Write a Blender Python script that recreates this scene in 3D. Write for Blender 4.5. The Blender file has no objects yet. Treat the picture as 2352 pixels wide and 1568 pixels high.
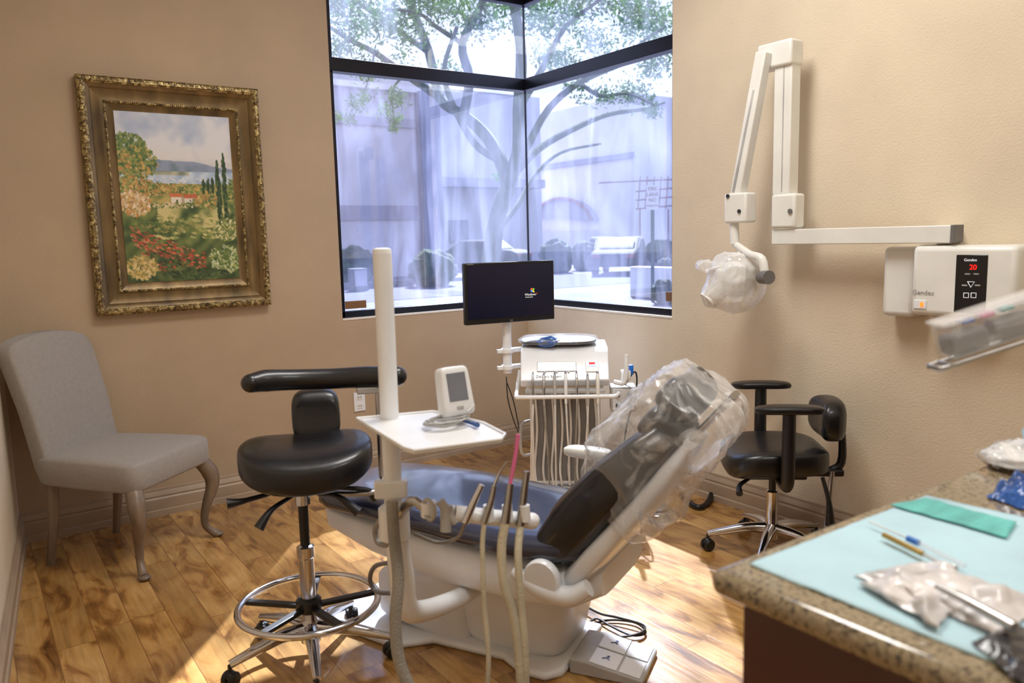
import bpy, bmesh, math, random
from mathutils import Vector, Matrix, noise
PI=math.pi; V=Vector
random.seed(7)
sc=bpy.context.scene
COL=sc.collection
# ---------------------------------------------------------------- camera maths
CX,CY,F=1176.0,784.0,1812.0
dX=V((.8192,.0949,-.5657)).normalized()
dY=V((-.5732,.0939,-.8140)); dY=(dY-dX*dY.dot(dX)).normalized()
dZ=dX.cross(dY)
CAM=V((-3.155,-4.341,1.40))
def ray(u,v):
    c=V(((u-CX)/F,-(v-CY)/F,-1)); return V((dX.dot(c),dY.dot(c),dZ.dot(c)))
def at(u,v,x=None,y=None,z=None,d=None):
    r=ray(u,v)
    if x is not None: t=(x-CAM.x)/r.x
    elif y is not None: t=(y-CAM.y)/r.y
    elif z is not None: t=(z-CAM.z)/r.z
    else: t=d
    return CAM+r*t
# ---------------------------------------------------------------- materials
def lin(c):
    return tuple(((x/255)/12.92 if x/255<=.04045 else ((x/255+.055)/1.055)**2.4) for x in c)
class NT:
    def __init__(s,name):
        s.m=bpy.data.materials.new(name); s.m.use_nodes=True; s.t=s.m.node_tree; s.t.nodes.clear()
        s.out=s.n('ShaderNodeOutputMaterial')
    def n(s,typ,**k):
        o=s.t.nodes.new(typ)
        for a,b in k.items(): setattr(o,a,b)
        return o
    def l(s,a,b): s.t.links.new(a,b)
def setp(p,**k):
    for a,b in k.items():
        a=a.replace('_',' ')
        for key in p.inputs.keys():
            if key.lower()==a.lower(): p.inputs[key].default_value=b
def ramp(nt,fac,stops):
    r=nt.n('ShaderNodeValToRGB'); e=r.color_ramp.elements
    while len(e)<len(stops): e.new(.5)
    for i,(p,c) in enumerate(stops):
        e[i].position=p; e[i].color=(*lin(c),1)
    nt.l(fac,r.inputs[0]); return r.outputs[0]
def tex(nt,scale,detail=3,kind='ShaderNodeTexNoise',mapscale=None,dist=0,coord='Object'):
    tc=nt.n('ShaderNodeTexCoord'); o=tc.outputs[coord]
    if mapscale:
        mp=nt.n('ShaderNodeMapping'); mp.inputs['Scale'].default_value=mapscale; nt.l(o,mp.inputs[0]); o=mp.outputs[0]
    t=nt.n(kind); t.inputs['Scale'].default_value=scale
    if 'Detail' in t.inputs: t.inputs['Detail'].default_value=detail
    if 'Distortion' in t.inputs: t.inputs['Distortion'].default_value=dist
    nt.l(o,t.inputs['Vector']); return t
def mat(name,c,rough=.5,metal=0,var=.12,vs=6,bump=0,bs=40,coat=0,emis=None,es=0,spec=.5,mapscale=None,sheen=0):
    nt=NT(name); p=nt.n('ShaderNodeBsdfPrincipled'); nt.l(p.outputs[0],nt.out.inputs[0])
    t=tex(nt,vs,3,mapscale=mapscale)
    lo=tuple(x*(1-var) for x in c); hi=tuple(min(255,x*(1+var*.6)) for x in c)
    nt.l(ramp(nt,t.outputs['Fac'],[(.3,lo),(.7,hi)]),p.inputs['Base Color'])
    setp(p,Roughness=rough,Metallic=metal,Coat_Weight=coat,Coat_Roughness=.1,Specular_IOR_Level=spec,Sheen_Weight=sheen)
    if emis: p.inputs['Emission Color'].default_value=(*lin(emis),1); p.inputs['Emission Strength'].default_value=es
    if bump:
        b=nt.n('ShaderNodeBump'); b.inputs['Strength'].default_value=bump; b.inputs['Distance'].default_value=.01
        t2=tex(nt,bs,2,mapscale=mapscale); nt.l(t2.outputs['Fac'],b.inputs['Height']); nt.l(b.outputs[0],p.inputs['Normal'])
    return nt.m
M={}
M['wall_shaded']=mat('shaded_wall_paint',(180,157,129),.75,var=.04,vs=2,bump=.18,bs=110)  # same paint as the other walls, darkened to put shade into its colour
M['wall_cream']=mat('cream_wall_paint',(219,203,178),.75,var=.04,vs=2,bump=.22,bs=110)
M['ceiling']=mat('ceiling_white',(232,232,228),.9,bump=.2,bs=60)
M['trim']=mat('trim_paint',(172,151,128),.45,var=.06)
M['reveal']=mat('reveal_paint',(232,224,210),.7,var=.05)
M['white']=mat('white_plastic',(234,236,239),.3,var=.03,coat=.2)
M['cream']=mat('cream_plastic',(230,228,221),.35,var=.04,coat=.2)
M['xray']=mat('offwhite_enamel',(230,229,223),.35,var=.03,coat=.2)
M['lgrey']=mat('light_grey_plastic',(178,177,175),.4)
M['grey']=mat('grey_plastic',(112,110,110),.45)
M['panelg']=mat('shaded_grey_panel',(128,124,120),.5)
M['hose']=mat('beige_hose',(202,196,174),.45,bump=.3,bs=120)
M['hosew']=mat('white_hose',(226,226,224),.4)
M['hoseg']=mat('grey_corrugated_hose',(152,149,142),.5,bump=.5,bs=150)
M['black']=mat('black_plastic',(16,16,18),.4,var=.2)
M['vinyl']=mat('black_vinyl',(15,15,19),.36,var=.2,coat=.2,bump=.06,bs=30)
M['leather']=mat('chair_black_leather',(20,21,28),.34,var=.2,coat=.35,bump=.08,bs=18)
M['seatl']=mat('chair_black_leather_glare',(38,43,64),.30,var=.12,coat=.8,bump=.10,bs=9)  # same black leather, with blue window glare put into the base colour
M['chrome']=mat('chrome',(215,215,220),.12,1,var=.04)
M['steel']=mat('brushed_steel',(184,183,182),.28,1,var=.08)
M['brass']=mat('brass',(190,160,95),.25,1)
M['frame']=mat('dark_window_aluminium',(20,22,36),.3,.4,var=.1)
M['fabric']=mat('grey_upholstery',(152,145,138),.9,var=.03,vs=60,bump=.15,bs=500,sheen=.15)
M['leg']=mat('taupe_painted_wood',(124,106,88),.4,var=.18,vs=20,mapscale=(1,1,.2))
M['pink']=mat('pink_plastic',(232,120,170),.35)
M['blue']=mat('blue_plastic',(40,110,200),.35)
M['glove']=mat('blue_film',(40,92,170),.25,bump=.8,bs=40,coat=.5)
M['bib']=mat('light_blue_bib',(182,214,225),.85,var=.03,vs=8,bump=.3,bs=25)
M['teal']=mat('teal_mask_fabric',(108,190,184),.85,bump=.4,bs=60,mapscale=(1,6,1))
M['cab']=mat('reddish_brown_cabinet',(74,38,30),.4,var=.12,vs=5,coat=.2)
M['pouch']=mat('crumpled_pouch',(220,216,216),.25,bump=1,bs=22,coat=.4,var=.2,vs=14)
M['dpouch']=mat('dark_film_pouch',(50,48,52),.25,bump=.8,bs=25,coat=.4)
M['paperw']=mat('white_paper',(232,236,240),.8,bump=.8,bs=30)
M['brown']=mat('brown_sticker',(120,84,48),.6)
M['panel']=mat('black_control_panel',(14,14,16),.25)
M['red']=mat('red_led',(255,30,20),.5,emis=(255,20,10),es=2.5)
M['orange']=mat('orange_lamp',(255,120,40),.5,emis=(255,110,30),es=2)
M['ink']=mat('grey_lettering',(170,168,165),.6)
M['inkw']=mat('white_lettering',(235,235,235),.6,emis=(255,255,255),es=.4)
M['inkb']=mat('blue_lettering',(60,90,150),.6)
M['inkd']=mat('dark_lettering',(40,40,50),.6)
M['screen']=mat('dark_navy_screen',(6,8,26),.25,var=.1,emis=(10,14,44),es=.35)
for k,c in dict(fr=(230,90,40),fg=(120,190,60),fb=(70,130,230),fy=(250,200,50)).items(): M[k]=mat('flag_'+k,c,.5,emis=c,es=.8)
M['lcd']=mat('grey_lcd',(120,124,134),.2)
M['lcdb']=mat('blue_lcd',(120,160,220),.2,emis=(110,150,230),es=.5)
M['stucco']=mat('exterior_stucco',(182,179,192),.9,var=.05,vs=.6,bump=.2,bs=4)
M['stuccod']=mat('exterior_stucco_band',(144,142,160),.9,var=.06,vs=.8)
M['stuccol']=mat('exterior_pale_stucco',(208,204,210),.9,var=.05,vs=.5)
M['darkglass']=mat('exterior_dark_glazing',(92,96,120),.3)
M['carglass']=mat('car_glazing',(20,24,36),.7)
M['asphalt']=mat('asphalt',(58,60,82),.9,var=.12,vs=1.5)
M['concrete']=mat('sunlit_concrete',(92,93,108),.9,var=.1,vs=1)
M['kerb']=mat('kerb',(116,115,124),.8)
M['bush']=mat('bush_green',(38,60,42),.9,var=.5,vs=5,bump=1,bs=12)
M['bark']=mat('grey_green_bark',(98,106,92),.9,var=.25,vs=3,bump=.5,bs=12)
M['carred']=mat('rust_red_steel',(130,70,70),.8)
M['rim']=mat('dusty_pink_trim',(130,90,92),.8)
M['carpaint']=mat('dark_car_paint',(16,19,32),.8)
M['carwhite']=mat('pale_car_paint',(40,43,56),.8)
M['tyre']=mat('tyre',(20,20,23),.8)
M['pole']=mat('sign_post_green',(48,72,74),.6)
# leaves
nt=NT('leaf'); p=nt.n('ShaderNodeBsdfPrincipled'); tr=nt.n('ShaderNodeBsdfTranslucent'); mx=nt.n('ShaderNodeMixShader')
t=tex(nt,1.5,3); nt.l(ramp(nt,t.outputs['Fac'],[(.3,(48,80,44)),(.7,(104,136,80))]),p.inputs['Base Color']); setp(p,Roughness=.8,Specular_IOR_Level=.2)
tr.inputs[0].default_value=(.10,.19,.06,1); mx.inputs[0].default_value=.3
nt.l(p.outputs[0],mx.inputs[1]); nt.l(tr.outputs[0],mx.inputs[2]); nt.l(mx.outputs[0],nt.out.inputs[0]); M['leaf']=nt.m
# glass
nt=NT('window_glass'); a=nt.n('ShaderNodeBsdfTransparent'); g=nt.n('ShaderNodeBsdfGlossy'); g.inputs['Roughness'].default_value=.02
g.inputs[0].default_value=(1,1,1,1)
d=nt.n('ShaderNodeBsdfTranslucent'); d.inputs[0].default_value=(.58,.62,.92,1)  # lavender haze of the window view, mixed into the pane in streaks
m1=nt.n('ShaderNodeMixShader'); m1.inputs[0].default_value=.09; m2=nt.n('ShaderNodeMixShader')
t=tex(nt,1.8,4,mapscale=(2.4,2.4,.4),dist=1.6)
mr=nt.n('ShaderNodeMapRange'); mr.inputs['From Min'].default_value=.42; mr.inputs['From Max'].default_value=.64; mr.inputs['To Min'].default_value=.02; mr.inputs['To Max'].default_value=.11
nt.l(t.outputs['Fac'],mr.inputs[0]); nt.l(mr.outputs[0],m2.inputs[0])
a.inputs[0].default_value=(.90,.93,1,1)
nt.l(a.outputs[0],m1.inputs[1]); nt.l(g.outputs[0],m1.inputs[2]); nt.l(m1.outputs[0],m2.inputs[1]); nt.l(d.outputs[0],m2.inputs[2]); nt.l(m2.outputs[0],nt.out.inputs[0]); M['glass']=nt.m
# clear film
def film(name,base,amp,tint=(1,1,1),fac=.25,bst=.6,sc1=6):
    nt=NT(name); a=nt.n('ShaderNodeBsdfTransparent'); p=nt.n('ShaderNodeBsdfPrincipled'); mx=nt.n('ShaderNodeMixShader')
    a.inputs[0].default_value=(.97,.97,.98,1)
    p.inputs['Base Color'].default_value=(*tint,1); setp(p,Roughness=.12,Specular_IOR_Level=1.0,Coat_Weight=.8,Coat_Roughness=.05)
    t=tex(nt,sc1,2,dist=1.0); t.noise_type='RIDGED_MULTIFRACTAL'
    b=nt.n('ShaderNodeBump'); b.inputs['Strength'].default_value=bst; b.inputs['Distance'].default_value=.012
    nt.l(t.outputs['Fac'],b.inputs['Height']); nt.l(b.outputs[0],p.inputs['Normal'])
    lw=nt.n('ShaderNodeLayerWeight'); lw.inputs[0].default_value=.35; nt.l(b.outputs[0],lw.inputs['Normal'])
    t2=tex(nt,9,3,dist=2.5)
    mr=nt.n('ShaderNodeMapRange'); mr.inputs['From Min'].default_value=.5; mr.inputs['From Max'].default_value=.72; mr.inputs['To Min'].default_value=base; mr.inputs['To Max'].default_value=base+amp
    nt.l(t2.outputs['Fac'],mr.inputs[0])
    ad=nt.n('ShaderNodeMath',operation='MULTIPLY_ADD'); nt.l(lw.outputs['Facing'],ad.inputs[0]); ad.inputs[1].default_value=fac; nt.l(mr.outputs[0],ad.inputs[2])
    cl=nt.n('ShaderNodeClamp'); nt.l(ad.outputs[0],cl.inputs[0]); nt.l(cl.outputs[0],mx.inputs[0])
    nt.l(a.outputs[0],mx.inputs[1]); nt.l(p.outputs[0],mx.inputs[2]); nt.l(mx.outputs[0],nt.out.inputs[0]); return nt.m
M['film']=film('clear_plastic_film',.10,.30,fac=.5,bst=.7,sc1=5)
M['bag']=film('milky_plastic_bag',.32,.3,fac=.45,bst=.5,sc1=7)
M['wrap']=film('thin_clear_wrap',.05,.2,fac=.35,bst=.6,sc1=8)
M['clear']=film('clear_bin_plastic',.18,.2,(.9,.9,.92),fac=.3,bst=.1)
# floor
nt=NT('rustic_plank_floor'); p=nt.n('ShaderNodeBsdfPrincipled'); nt.l(p.outputs[0],nt.out.inputs[0])
tc=nt.n('ShaderNodeTexCoord'); sp=nt.n('ShaderNodeSeparateXYZ'); nt.l(tc.outputs['Object'],sp.inputs[0])
def mth(op,a,b=None):
    m=nt.n('ShaderNodeMath',operation=op)
    for i,x in enumerate((a,b)):
        if x is None: continue
        if isinstance(x,(int,float)): m.inputs[i].default_value=x
        else: nt.l(x,m.inputs[i])
    return m.outputs[0]
W,L=.125,1.15
xr=mth('DIVIDE',sp.outputs[0],W); row=mth('FLOOR',xr)
wn=nt.n('ShaderNodeTexWhiteNoise',noise_dimensions='1D'); nt.l(row,wn.inputs['W'])
yr=mth('ADD',mth('DIVIDE',sp.outputs[1],L),wn.outputs['Value']); colm=mth('FLOOR',yr)
cmb=nt.n('ShaderNodeCombineXYZ'); nt.l(row,cmb.inputs[0]); nt.l(colm,cmb.inputs[1])
wn2=nt.n('ShaderNodeTexWhiteNoise',noise_dimensions='3D'); nt.l(cmb.outputs[0],wn2.inputs['Vector'])
vm=nt.n('ShaderNodeVectorMath',operation='MULTIPLY_ADD'); nt.l(wn2.outputs['Color'],vm.inputs[0]); vm.inputs[1].default_value=(20,20,20); nt.l(tc.outputs['Object'],vm.inputs[2])
mp=nt.n('ShaderNodeMapping'); mp.inputs['Scale'].default_value=(8,3,1); nt.l(vm.outputs[0],mp.inputs[0])
n1=nt.n('ShaderNodeTexNoise'); n1.inputs['Scale'].default_value=1; n1.inputs['Detail'].default_value=5; n1.inputs['Distortion'].default_value=1.5; nt.l(mp.outputs[0],n1.inputs['Vector'])
base=ramp(nt,n1.outputs['Fac'],[(.28,(112,72,34)),(.40,(172,122,64)),(.49,(205,156,90)),(.7,(222,178,112))])
mp2=nt.n('ShaderNodeMapping'); mp2.inputs['Scale'].default_value=(60,4,1); nt.l(vm.outputs[0],mp2.inputs[0])
n2=nt.n('ShaderNodeTexNoise'); n2.inputs['Scale'].default_value=1; n2.inputs['Detail'].default_value=3; nt.l(mp2.outputs[0],n2.inputs['Vector'])
g2=ramp(nt,n2.outputs['Fac'],[(.3,(216,216,216)),(.7,(255,255,255))])
mm=nt.n('ShaderNodeMixRGB',blend_type='MULTIPLY'); mm.inputs[0].default_value=1; nt.l(base,mm.inputs[1]); nt.l(g2,mm.inputs[2])
mv=ramp(nt,wn2.outputs['Value'],[(0,(210,202,188)),(1,(255,254,250))])
m3=nt.n('ShaderNodeMixRGB',blend_type='MULTIPLY'); m3.inputs[0].default_value=1; nt.l(mm.outputs[0],m3.inputs[1]); nt.l(mv,m3.inputs[2])
fx=mth('FRACT',xr); ex=mth('MINIMUM',fx,mth('SUBTRACT',1.0,fx)); fy=mth('FRACT',yr); ey=mth('MULTIPLY',mth('MINIMUM',fy,mth('SUBTRACT',1.0,fy)),L/W)
e=mth('MINIMUM',ex,ey); seam=mth('LESS_THAN',e,.011)
m4=nt.n('ShaderNodeMixRGB'); nt.l(seam,m4.inputs[0]); nt.l(m3.outputs[0],m4.inputs[1]); m4.inputs[2].default_value=(*lin((126,84,46)),1)
nt.l(m4.outputs[0],p.inputs['Base Color']); setp(p,Roughness=.24,Coat_Weight=.6,Coat_Roughness=.08)
bp=nt.n('ShaderNodeBump'); bp.inputs['Strength'].default_value=.2; bp.inputs['Distance'].default_value=.003; nt.l(n2.outputs['Fac'],bp.inputs['Height']); nt.l(bp.outputs[0],p.inputs['Normal'])
M['floor']=nt.m
# granite
nt=NT('brown_granite'); p=nt.n('ShaderNodeBsdfPrincipled'); nt.l(p.outputs[0],nt.out.inputs[0])
t=tex(nt,120,5,dist=.6); c1=ramp(nt,t.outputs['Fac'],[(.32,(46,42,36)),(.42,(98,84,64)),(.5,(154,138,110)),(.6,(132,116,90)),(.72,(184,170,142))])
nt.l(c1,p.inputs['Base Color']); setp(p,Roughness=.15,Coat_Weight=.5); M['granite']=nt.m
# antique gold
nt=NT('antique_gold'); p=nt.n('ShaderNodeBsdfPrincipled'); nt.l(p.outputs[0],nt.out.inputs[0])
t=tex(nt,45,4,dist=1); nt.l(ramp(nt,t.outputs['Fac'],[(.34,(66,52,30)),(.5,(128,106,64)),(.66,(196,176,122))]),p.inputs['Base Color'])
setp(p,Roughness=.38,Metallic=.5); b=nt.n('ShaderNodeBump'); b.inputs['Strength'].default_value=.5; b.inputs['Distance'].default_value=.003
t2=tex(nt,90,3); nt.l(t2.outputs['Fac'],b.inputs['Height']); nt.l(b.outputs[0],p.inputs['Normal']); M['gold']=nt.m
M['goldb']=mat('bronze_brown_frame',(112,90,56),.35,.45,var=.3,vs=12,mapscale=(1,1,.3))
nt=NT('oil_paint'); p=nt.n('ShaderNodeBsdfPrincipled'); nt.l(p.outputs[0],nt.out.inputs[0]); at_=nt.n('ShaderNodeAttribute'); at_.attribute_name='Col'
nt.l(at_.outputs['Color'],p.inputs['Base Color']); setp(p,Roughness=.55)
b=nt.n('ShaderNodeBump'); b.inputs['Strength'].default_value=.3; b.inputs['Distance'].default_value=.002; t=tex(nt,90,3,dist=1); nt.l(t.outputs['Fac'],b.inputs['Height']); nt.l(b.outputs[0],p.inputs['Normal']); M['oil']=nt.m
# ---------------------------------------------------------------- mesh builder
def catmull(pts,k):
    P=[V(p) for p in pts]
    if k<=1 or len(P)<3: return P
    Q=[P[0]*2-P[1]]+P+[P[-1]*2-P[-2]]; out=[]
    for i in range(1,len(Q)-2):
        a,b,c,d=Q[i-1:i+3]
        for j in range(k):
            t=j/k; out.append(.5*((2*b)+(c-a)*t+(2*a-5*b+4*c-d)*t*t+(3*b-a-3*c+d)*t**3))
    out.append(P[-1]); return out
class MB:
    def __init__(s): s.v=[]; s.f=[]
    def add(s,vs,fs):
        n=len(s.v); s.v+= [V(x) for x in vs]; s.f+=[tuple(i+n for i in f) for f in fs]; return s
    def box(s,c,sz,R=None):
        c=V(c); vs=[]
        for i in (-1,1):
            for j in (-1,1):
                for k in (-1,1):
                    q=V((i*sz[0]/2,j*sz[1]/2,k*sz[2]/2)); vs.append(c+(R@q if R else q))
        return s.add(vs,[(0,1,3,2),(4,6,7,5),(0,4,5,1),(2,3,7,6),(0,2,6,4),(1,5,7,3)])
    def bb(s,a,b):
        a=V(a);b=V(b); return s.box((a+b)/2,[abs(b[i]-a[i]) for i in range(3)])
    def tube(s,pts,r,n=10,k=5,cap=True):
        P=catmull(pts,k); N=len(P)
        if isinstance(r,(int,float)): R=[r]*N
        else:
            R=[]
            for i in range(N):
                t=i/(N-1)*(len(r)-1); a=min(int(t),len(r)-2); R.append(r[a]+(r[a+1]-r[a])*(t-a))
        vs=[]; prev=None
        for i in range(N):
            T=(P[min(i+1,N-1)]-P[max(i-1,0)]).normalized()
            if prev is None:
                a=V((0,0,1)) if abs(T.z)<.9 else V((1,0,0)); nrm=T.cross(a).normalized()
            else: nrm=(prev-T*prev.dot(T)).normalized()
            prev=nrm; bn=T.cross(nrm)
            for j in range(n):
                an=2*PI*j/n; vs.append(P[i]+(nrm*math.cos(an)+bn*math.sin(an))*R[i])
        fs=[(i*n+j,i*n+(j+1)%n,(i+1)*n+(j+1)%n,(i+1)*n+j) for i in range(N-1) for j in range(n)]
        if cap: fs+=[tuple(range(n))[::-1],tuple((N-1)*n+j for j in range(n))]
        return s.add(vs,fs)
    def cyl(s,a,b,r,r2=None,n=20): return s.tube([a,b],[r,r if r2 is None else r2],n,1)
    def ring(s,c,R,r,n=40,m=10,ax=None):
        vs=[];c=V(c)
        for i in range(n):
            a=2*PI*i/n
            for j in range(m):
                b=2*PI*j/m; q=V(((R+r*math.cos(b))*math.cos(a),(R+r*math.cos(b))*math.sin(a),r*math.sin(b)))
                vs.append(c+(ax@q if ax else q))
        return s.add(vs,[(i*m+j,((i+1)%n)*m+j,((i+1)%n)*m+(j+1)%m,i*m+(j+1)%m) for i in range(n) for j in range(m)])
    def lathe(s,prof,c=(0,0,0),n=32,R=None):
        c=V(c);vs=[]
        for r,z in prof:
            for j in range(n):
                a=2*PI*j/n; q=V((r*math.cos(a),r*math.sin(a),z)); vs.append(c+(R@q if R else q))
        K=len(prof); fs=[(i*n+j,i*n+(j+1)%n,(i+1)*n+(j+1)%n,(i+1)*n+j) for i in range(K-1) for j in range(n)]
        fs+=[tuple(range(n))[::-1],tuple((K-1)*n+j for j in range(n))]
        return s.add(vs,fs)
    def pad(s,c,sz,e1=.5,e2=.5,nu=36,nv=14,fn=None,R=None):
        c=V(c); vs=[]
        def P(w,m): return math.copysign(abs(w)**m,w)
        for i in range(nv+1):
            v=-PI/2+PI*i/nv
            v=max(-PI/2+.02,min(PI/2-.02,v))
            for j in range(nu):
                u=2*PI*j/nu
                q=V((sz[0]/2*P(math.cos(v),e1)*P(math.cos(u),e2),sz[1]/2*P(math.cos(v),e1)*P(math.sin(u),e2),sz[2]/2*P(math.sin(v),e1)))
                if fn: q=fn(q)
                vs.append(c+(R@q if R else q))
        fs=[(i*nu+j,i*nu+(j+1)%nu,(i+1)*nu+(j+1)%nu,(i+1)*nu+j) for i in range(nv) for j in range(nu)]
        fs+=[tuple(range(nu))[::-1],tuple(nv*nu+j for j in range(nu))]
        return s.add(vs,fs)
    def prism(s,poly,ax='y',a=0,b=1):
        n=len(poly)
        def mk(p,t): return {'y':(p[0],t,p[1]),'z':(p[0],p[1],t),'x':(t,p[0],p[1])}[ax]
        vs=[mk(p,a) for p in poly]+[mk(p,b) for p in poly]
        return s.add(vs,[tuple(range(n))[::-1],tuple(range(n,2*n))]+[(i,(i+1)%n,n+(i+1)%n,n+i) for i in range(n)])
    def build(s,name,m,parent=None,bevel=0,seg=3,smooth=True,world=False,ang=38,sub=0,solid=0,norm=True):
        me=bpy.data.meshes.new(name)
        inv=None
        if world and parent is not None: inv=parent.matrix_basis.inverted()
        me.from_pydata([tuple(inv@x) if inv else tuple(x) for x in s.v],[],s.f)
        if norm:
            bm=bmesh.new(); bm.from_mesh(me); bmesh.ops.recalc_face_normals(bm,faces=bm.faces); bm.to_mesh(me); bm.free()
        if smooth:
            me.shade_smooth(); me.set_sharp_from_angle(angle=math.radians(ang))
        o=bpy.data.objects.new(name,me); COL.objects.link(o)
        me.materials.append(M[m] if isinstance(m,str) else m)
        if parent: o.parent=parent
        if solid: q=o.modifiers.new('s','SOLIDIFY'); q.thickness=solid
        if bevel:
            q=o.modifiers.new('b','BEVEL'); q.width=bevel; q.segments=seg; q.limit_method='ANGLE'; q.angle_limit=math.radians(35)
        if sub: q=o.modifiers.new('u','SUBSURF'); q.levels=sub; q.render_levels=sub
        return o
def tag(o,label,cat,group=None,kind=None):
    o['label']=label; o['category']=cat
    if group: o['group']=group
    if kind: o['kind']=kind
    return o
def thing(name,label,cat,loc=(0,0,0),rz=0,group=None):
    o=bpy.data.objects.new(name,None); COL.objects.link(o); o.empty_display_size=.05
    o.location=loc; o.rotation_euler=(0,0,rz); o.matrix_basis=Matrix.Translation(loc)@Matrix.Rotation(rz,4,'Z')
    return tag(o,label,cat,group)
def struct(mb,name,m,**k):
    o=mb.build(name,m,**k); o['kind']='structure'; return o
def text(name,body,size,m,parent,loc,right,up,align='CENTER',world=True,ext=.0004):
    cu=bpy.data.curves.new(name,'FONT'); cu.body=body; cu.size=size; cu.align_x=align; cu.align_y='CENTER'; cu.extrude=ext
    tmp=bpy.data.objects.new(name+'_t',cu); COL.objects.link(tmp)
    bpy.context.view_layer.update()
    me=bpy.data.meshes.new_from_object(tmp.evaluated_get(bpy.context.evaluated_depsgraph_get()))
    bpy.data.objects.remove(tmp)
    r=V(right).normalized(); u=V(up); u=(u-r*u.dot(r)).normalized(); n=r.cross(u)
    X=Matrix((( r.x,u.x,n.x,loc[0]),(r.y,u.y,n.y,loc[1]),(r.z,u.z,n.z,loc[2]),(0,0,0,1)))
    if world and parent is not None: X=parent.matrix_basis.inverted()@X
    me.transform(X); me.name=name
    me.materials.clear(); me.materials.append(M[m])
    o=bpy.data.objects.new(name,me); COL.objects.link(o)
    if parent: o.parent=parent
    return o
def rot(ax,deg): return Matrix.Rotation(math.radians(deg),3,ax)
# ---------------------------------------------------------------- ROOM
CH=3.35; X0=-1.342; Y1=-1.331; ZS=.947; ZT=2.94; T=.14
XL=lambda y:-3.03+.098*y
YB=-5.7
struct(MB().add([(-3.8,YB-.1,0),(.05,YB-.1,0),(.05,.05,0),(-3.8,.05,0),(-3.8,YB-.1,-.1),(.05,YB-.1,-.1),(.05,.05,-.1),(-3.8,.05,-.1)],[(0,1,2,3),(7,6,5,4),(0,4,5,1),(1,5,6,2),(2,6,7,3),(3,7,4,0)]),'floor','floor',smooth=False)
struct(MB().bb((-3.8,YB-.1,CH),(T,T,CH+.1)),'ceiling','ceiling',smooth=False)
w=MB().bb((-3.2,0,0),(X0,T,CH)).bb((X0,0,0),(T,T,ZS)).bb((X0,0,ZT),(T,T,CH)); struct(w,'wall_back','wall_shaded',smooth=False)
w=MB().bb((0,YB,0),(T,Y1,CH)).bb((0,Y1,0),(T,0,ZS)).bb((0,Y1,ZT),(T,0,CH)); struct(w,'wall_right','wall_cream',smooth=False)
w=MB().add([(XL(0),0,0),(XL(YB),YB,0),(XL(YB)-.14,YB,0),(XL(0)-.14,0,0)]+[(XL(0),0,CH),(XL(YB),YB,CH),(XL(YB)-.14,YB,CH),(XL(0)-.14,0,CH)],[(0,1,2,3),(4,5,6,7),(0,1,5,4),(1,2,6,5),(2,3,7,6),(3,0,4,7)]); struct(w,'wall_left','wall_cream',smooth=False)
struct(MB().bb((-3.8,YB-.1,0),(T,YB,CH)),'wall_front','wall_cream',smooth=False)
# baseboards
prof=[(0,0),(.016,0),(.016,.03),(.011,.034),(.013,.05),(.013,.09),(.009,.098),(.011,.108),(.007,.122),(.004,.13),(.004,.142),(0,.145)]
def baseboard(name,p0,p1,nrm):
    p0=V(p0);p1=V(p1);nrm=V(nrm);n=len(prof)
    vs=[p0+nrm*a*1.3+V((0,0,b)) for a,b in prof]+[p1+nrm*a*1.3+V((0,0,b)) for a,b in prof]
    m=MB().add(vs,[tuple(range(n)),tuple(range(n,2*n))]+[(i,(i+1)%n,n+(i+1)%n,n+i) for i in range(n)])
    struct(m,name,'trim',ang=20)
baseboard('baseboard_back',(XL(0),0,0),(0,0,0),(0,-1,0))
baseboard('baseboard_right',(0,0,0),(0,-3.5,0),(-1,0,0))
baseboard('baseboard_left',(XL(0),0,0),(XL(YB),YB,0),(.995,-.098,0))
# windows
w1=MB()
fy0,fy1=.03,.085
w1.bb((X0,fy0,ZS),(X0+.032,fy1,ZT)); w1.bb((X0,fy0,ZS),(fy1,fy1,ZS+.04)); w1.bb((X0,fy0,ZT-.04),(fy1,fy1,ZT)); w1.bb((X0,fy0-.02,2.355),(fy1,fy1,2.43))
o1=struct(w1,'window_1','frame',bevel=.003)
g=MB().bb((X0+.03,.052,ZS+.03),(.055,.056,ZT-.03)).build('glass_pane','glass',o1,smooth=False)
MB().bb((X0+.04,.046,ZS+.052),(X0+.175,.050,ZS+.098)).build('sticker','brown',o1,smooth=False)
w2=MB()
w2.bb((fy0,Y1,ZS),(fy1,Y1+.032,ZT)); w2.bb((fy0,Y1,ZS),(fy1,fy0,ZS+.04)); w2.bb((fy0,Y1,ZT-.04),(fy1,fy0,ZT)); w2.bb((fy0-.02,Y1,2.355),(fy1,fy0-.02,2.43))
o2=struct(w2,'window_2','frame',bevel=.003)
MB().bb((.052,Y1+.03,ZS+.03),(.056,.050,ZT-.03)).build('glass_pane','glass',o2,smooth=False)
MB().bb((.048,.048,ZS+.03),(.058,.058,ZT-.03)).build('corner_seal','frame',o2,smooth=False)
MB().bb((.046,Y1+.035,ZS+.08),(.050,Y1+.09,ZS+.13)).build('sticker','brown',o2,smooth=False)
struct(MB().bb((X0,-.004,ZS-.008),(.0,.03,ZS+.002)).bb((-.004,Y1,ZS-.008),(.03,0,ZS+.002)),'trim_1','reveal',smooth=False)
c=at(825,922,y=0); t=thing('wall_outlet','white electrical outlet on the back wall below the window','power outlet',c)
MB().box((0,-.004,0),(.072,.008,.115)).build('cover_plate','white',t,bevel=.003)
for s in(-1,1):
    q=MB().box((0,-.009,s*.026),(.034,.003,.028)).build('socket','cream',t,bevel=.006)
    MB().box((-.007,-.011,s*.026+.003),(.003,.002,.009)).box((.007,-.011,s*.026+.003),(.003,.002,.009)).build('slots','inkd',q,smooth=False)
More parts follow.
